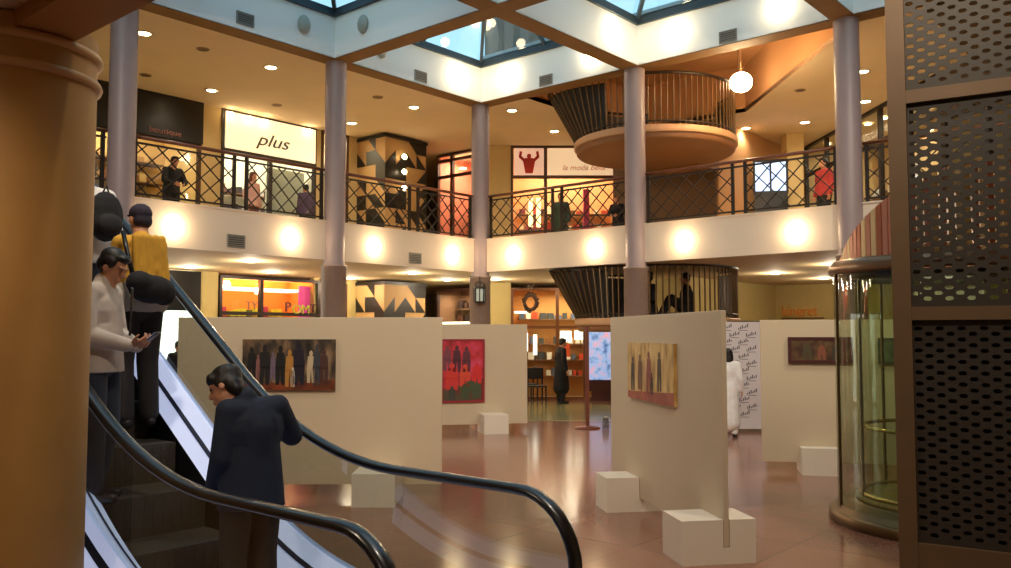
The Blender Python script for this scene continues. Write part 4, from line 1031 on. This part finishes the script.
# youth looking at a phone
t2, S2, k2 = person('youth in a pale checked jacket looking down at a phone on the escalator', (7.55,-11.75,.74), -.88, 1.56,
    dict(hd=(0,.09,1.585), nb=(0,.03,1.44), elR=(.22,.03,1.11), wrR=(.08,.25,1.04), elL=(-.22,.03,1.11), wrL=(-.07,.24,1.03), anL=(-.09,-.05,.085), anR=(.09,.03,.085),
         hand=dict(R=dict(d=(-.25,.9,.25), n=(.5,.1,-.8), thumb=(0,.2,1), curl=.9), L=dict(d=(.25,.9,.25), n=(-.5,.1,-.8), thumb=(0,.2,1), curl=.9))),
    cloth('pale_jacket', (204, 190, 178)), cloth('slate_trousers', (52, 56, 68)), face=(0,-.5), vox=.0075, collar=True, bulk=.002)
def held(name, label, cat, t, off, rz, build):
    """an object held by person t; off in the person's own frame"""
    R_ = Matrix.Rotation(t.rotation_euler.z, 3, 'Z'); o = thing(name, label, cat, t.location + R_ @ V(*off), t.rotation_euler.z+rz); build(o); return o
def phone(o):
    m = MB(); M_ = Matrix.Rotation(-.9, 4, 'X'); m.box((-.034,-.004,-.065), (.034,.004,.065), M=M_); m.build('case', M_black, o, bevel=.003)
    m = MB(); m.box((-.03,-.0055,-.055), (.03,-.004,.058), M=M_); m.build('screen', mat('phone_screen', (150,170,200), .2, emit=.4), o)
held('mobile_phone', 'mobile phone held in both hands of the youth in the pale jacket', 'phone', t2, (0,.325,.985), 0, phone)
m = MB(); m.tube([(-.03,.19,1.30),(-.10,.155,1.18),(-.10,.15,1.0)], .008, seg=6); m.build('jacket_cord', mat('cord_grey', (70,66,66), .6), t2)
# woman with a yellow garment over her shoulders
YEL = cloth('mustard_wool', (214, 160, 52))
t3, S3, k3 = person('rider in a mustard yellow top and dark knitted cap, seen from behind on the escalator', (6.98,-11.22,1.10), PI/2+.05, 1.58,
    dict(hd=(.02,.05,1.61), shL=(-.15,0,1.40), shR=(.15,0,1.40), elR=(.19,.07,1.14), wrR=(.10,.24,1.02), elL=(-.18,.08,1.13), wrL=(-.08,.24,1.0)),
    YEL, cloth('charcoal_trousers', (48, 42, 42)), hair='cap', hairc=cloth('plum_knit', (44, 36, 52)), vox=.009, hem=.96, bulk=.0, top_name='yellow_top')
m = MB(); m.ell((0,0,.93), (.20,.165,.16)); m.caps((-.09,0,.9),.13,(.09,0,.9),.13); m.build('grey_shirt_hem', cloth('grey_shirt', (176,166,152)), t3, voxel=.011, recalc=False)
m = MB()
for q in range(5): m.caps((-.10+.05*q,-.115,1.33),.026,(-.09+.06*q,-.135,1.02-.03*q),.024)
m.build('yellow_folds', YEL, t3, voxel=.01, recalc=False)
def bag(o):
    m = MB(); m.ell((0,0,0), (.18,.09,.10)); m.caps((-.10,0,.04),.085,(.11,.02,-.03),.08); m.build('body', BLACKC, o, voxel=.012, recalc=False)
    m = MB(); m.tube([(-.12,.03,.06),(-.13,.10,.26),(-.11,.18,.40)], .016, seg=8); m.build('strap', M_black, o)
held('waist_bag', 'black bag slung across the back of the rider in yellow', 'bag', t3, (-.05,-.26,.96), .1, bag)
# rider with backpack
t4, S4, k4 = person('rider in a white shirt highest on the escalator, half hidden by the ochre column', (6.25,-11.30,1.46), PI/2, 1.66,
    dict(hd=(0,.04,1.60)), cloth('white_shirt', (228, 222, 216)), cloth('blue_trousers', (50, 54, 70)), vox=.010, top_name='white_shirt')
def backpack(o):
    m = MB(); m.ell((0,0,0), (.17,.10,.24)); m.ell((0,-.03,-.08), (.15,.10,.14)); m.build('body', BLACKC, o, voxel=.012, recalc=False)
    m = MB(); m.ell((0,-.10,-.08), (.12,.05,.10)); m.build('pocket', cloth('black_cloth_b', (34,33,38)), o)
    m = MB(); m.tube([(-.03,.0,.22),(0,-.0,.29),(.03,0,.22)], .01, seg=8); m.build('grab_handle', M_black, o)
held('backpack', 'black backpack on the rider in the white shirt', 'backpack', t4, (.05,-.24,1.17), 0, backpack).scale = (.8,.8,.8)

def simple(label, x, y, z, rz, H, top, legs, pose=None, hair='short', face=(0,0), **kw):
    return person(label, (x, y, z), rz, H, pose, top, legs, hair=hair, face=face, vox=.015, **kw)
LEAN = dict(hd=(0,.14,1.58), nb=(0,.07,1.43), ch=(0,.05,1.25), elL=(-.24,.15,1.14), elR=(.24,.15,1.14), wrL=(-.12,.34,1.06), wrR=(.12,.34,1.06), shL=(-.175,.06,1.39), shR=(.175,.06,1.39))
ZU = HT+.0
simple('person in dark clothes in front of the black fascia shop on the left upper gallery', -4.0,-5.19, ZU, -PI/2, 1.64, BLACKC, BLACKC, LEAN)
simple('person with reddish hair and a pale top by the upper left shop window', -4.05,-3.22, ZU, -PI/2+.3, 1.6, cloth('rose_top', (214,170,160)), cloth('russet_skirt', (110,50,40)), hair='long', hairc=mat('hair_auburn', (96,46,30), .5))
simple('dark-haired person in violet before the white shop window, upper left gallery', -4.0,-1.8, ZU, PI/2, 1.5, cloth('violet_top', (86,70,100)), BLACKC)
simple('person in black stooping on the upper gallery just left of the centre column', 1.2,3.75, ZU, PI+.2, 1.35, BLACKC, BLACKC, LEAN)
simple('person in a red top and black trousers on the upper right gallery', 6.3,3.8, ZU, PI-.5, 1.62, cloth('red_top', (176,60,60)), BLACKC)
simple('person in green behind the upper railing below the red figure sign', -.35,3.45, ZU, PI+.5, 1.55, cloth('green_coat', (60,70,56)), BLACKC, coat=.5)
tb = simple('person in a long black coat standing far back in front of the timber shop', -.35,3.45,.006, -.5, 1.66, BLACKC, BLACKC, dict(hd=(0,.05,1.6), wrL=(-.2,.14,.92)), coat=.42, face=(0,-.2))[0]
def tote(o):
    m = MB(); m.ell((0,0,.2), (.19,.10,.20)); m.build('body', cloth('tote_beige', (206,192,160)), o, voxel=.015, recalc=False)
    m = MB(); m.tube([(-.1,0,.36),(-.07,0,.5),(.07,0,.5),(.1,0,.36)], .012, seg=8); m.build('handle', mat('tote_strap', (120,90,60), .6), o)
held('tote_bag', 'round beige bag hanging beside the person in the long black coat', 'bag', tb, (-.34,.12,.42), 0, tote)
simple('long-haired person in white half hidden by the right of centre panel', 6.12,-.36, 0, .3, 1.52, cloth('white_dress', (232,226,222)), cloth('white_dress', (232,226,222)), hair='long', coat=.3, top_name='white_dress')
SIT = dict(pel=(0,0,.12), bel=(0,.02,.30), ch=(0,.03,.50), nb=(0,.03,.68), hd=(0,.06,.84), shL=(-.175,.03,.63), shR=(.175,.03,.63), elL=(-.28,.08,.38), elR=(.28,.08,.38), wrL=(-.2,.32,.36), wrR=(.2,.32,.36),
           hiL=(-.09,.02,.11), hiR=(.09,.02,.11), knL=(-.16,.36,.42), knR=(.16,.36,.42), anL=(-.14,.55,.085), anR=(.14,.55,.085))
simple('dark figure sitting on the lower round landing, left of the pair', 3.55,1.35,2.092, PI-.5, 1.75, BLACKC, BLACKC, SIT, hem=.05)
simple('dark figure sitting on the lower round landing, right of the pair', 4.15,1.85,2.092, PI-.9, 1.7, BLACKC, BLACKC, SIT, hem=.05)
simple('dark silhouette of a person in front of the glaring white window', -3.9,-5.0,0, -PI/2, 1.62, BLACKC, BLACKC)
simple('dark silhouette beside the glaring white window, next to the long panel edge', -3.9,-4.45,0, -PI/2+.5, 1.55, BLACKC, BLACKC, hair='long')
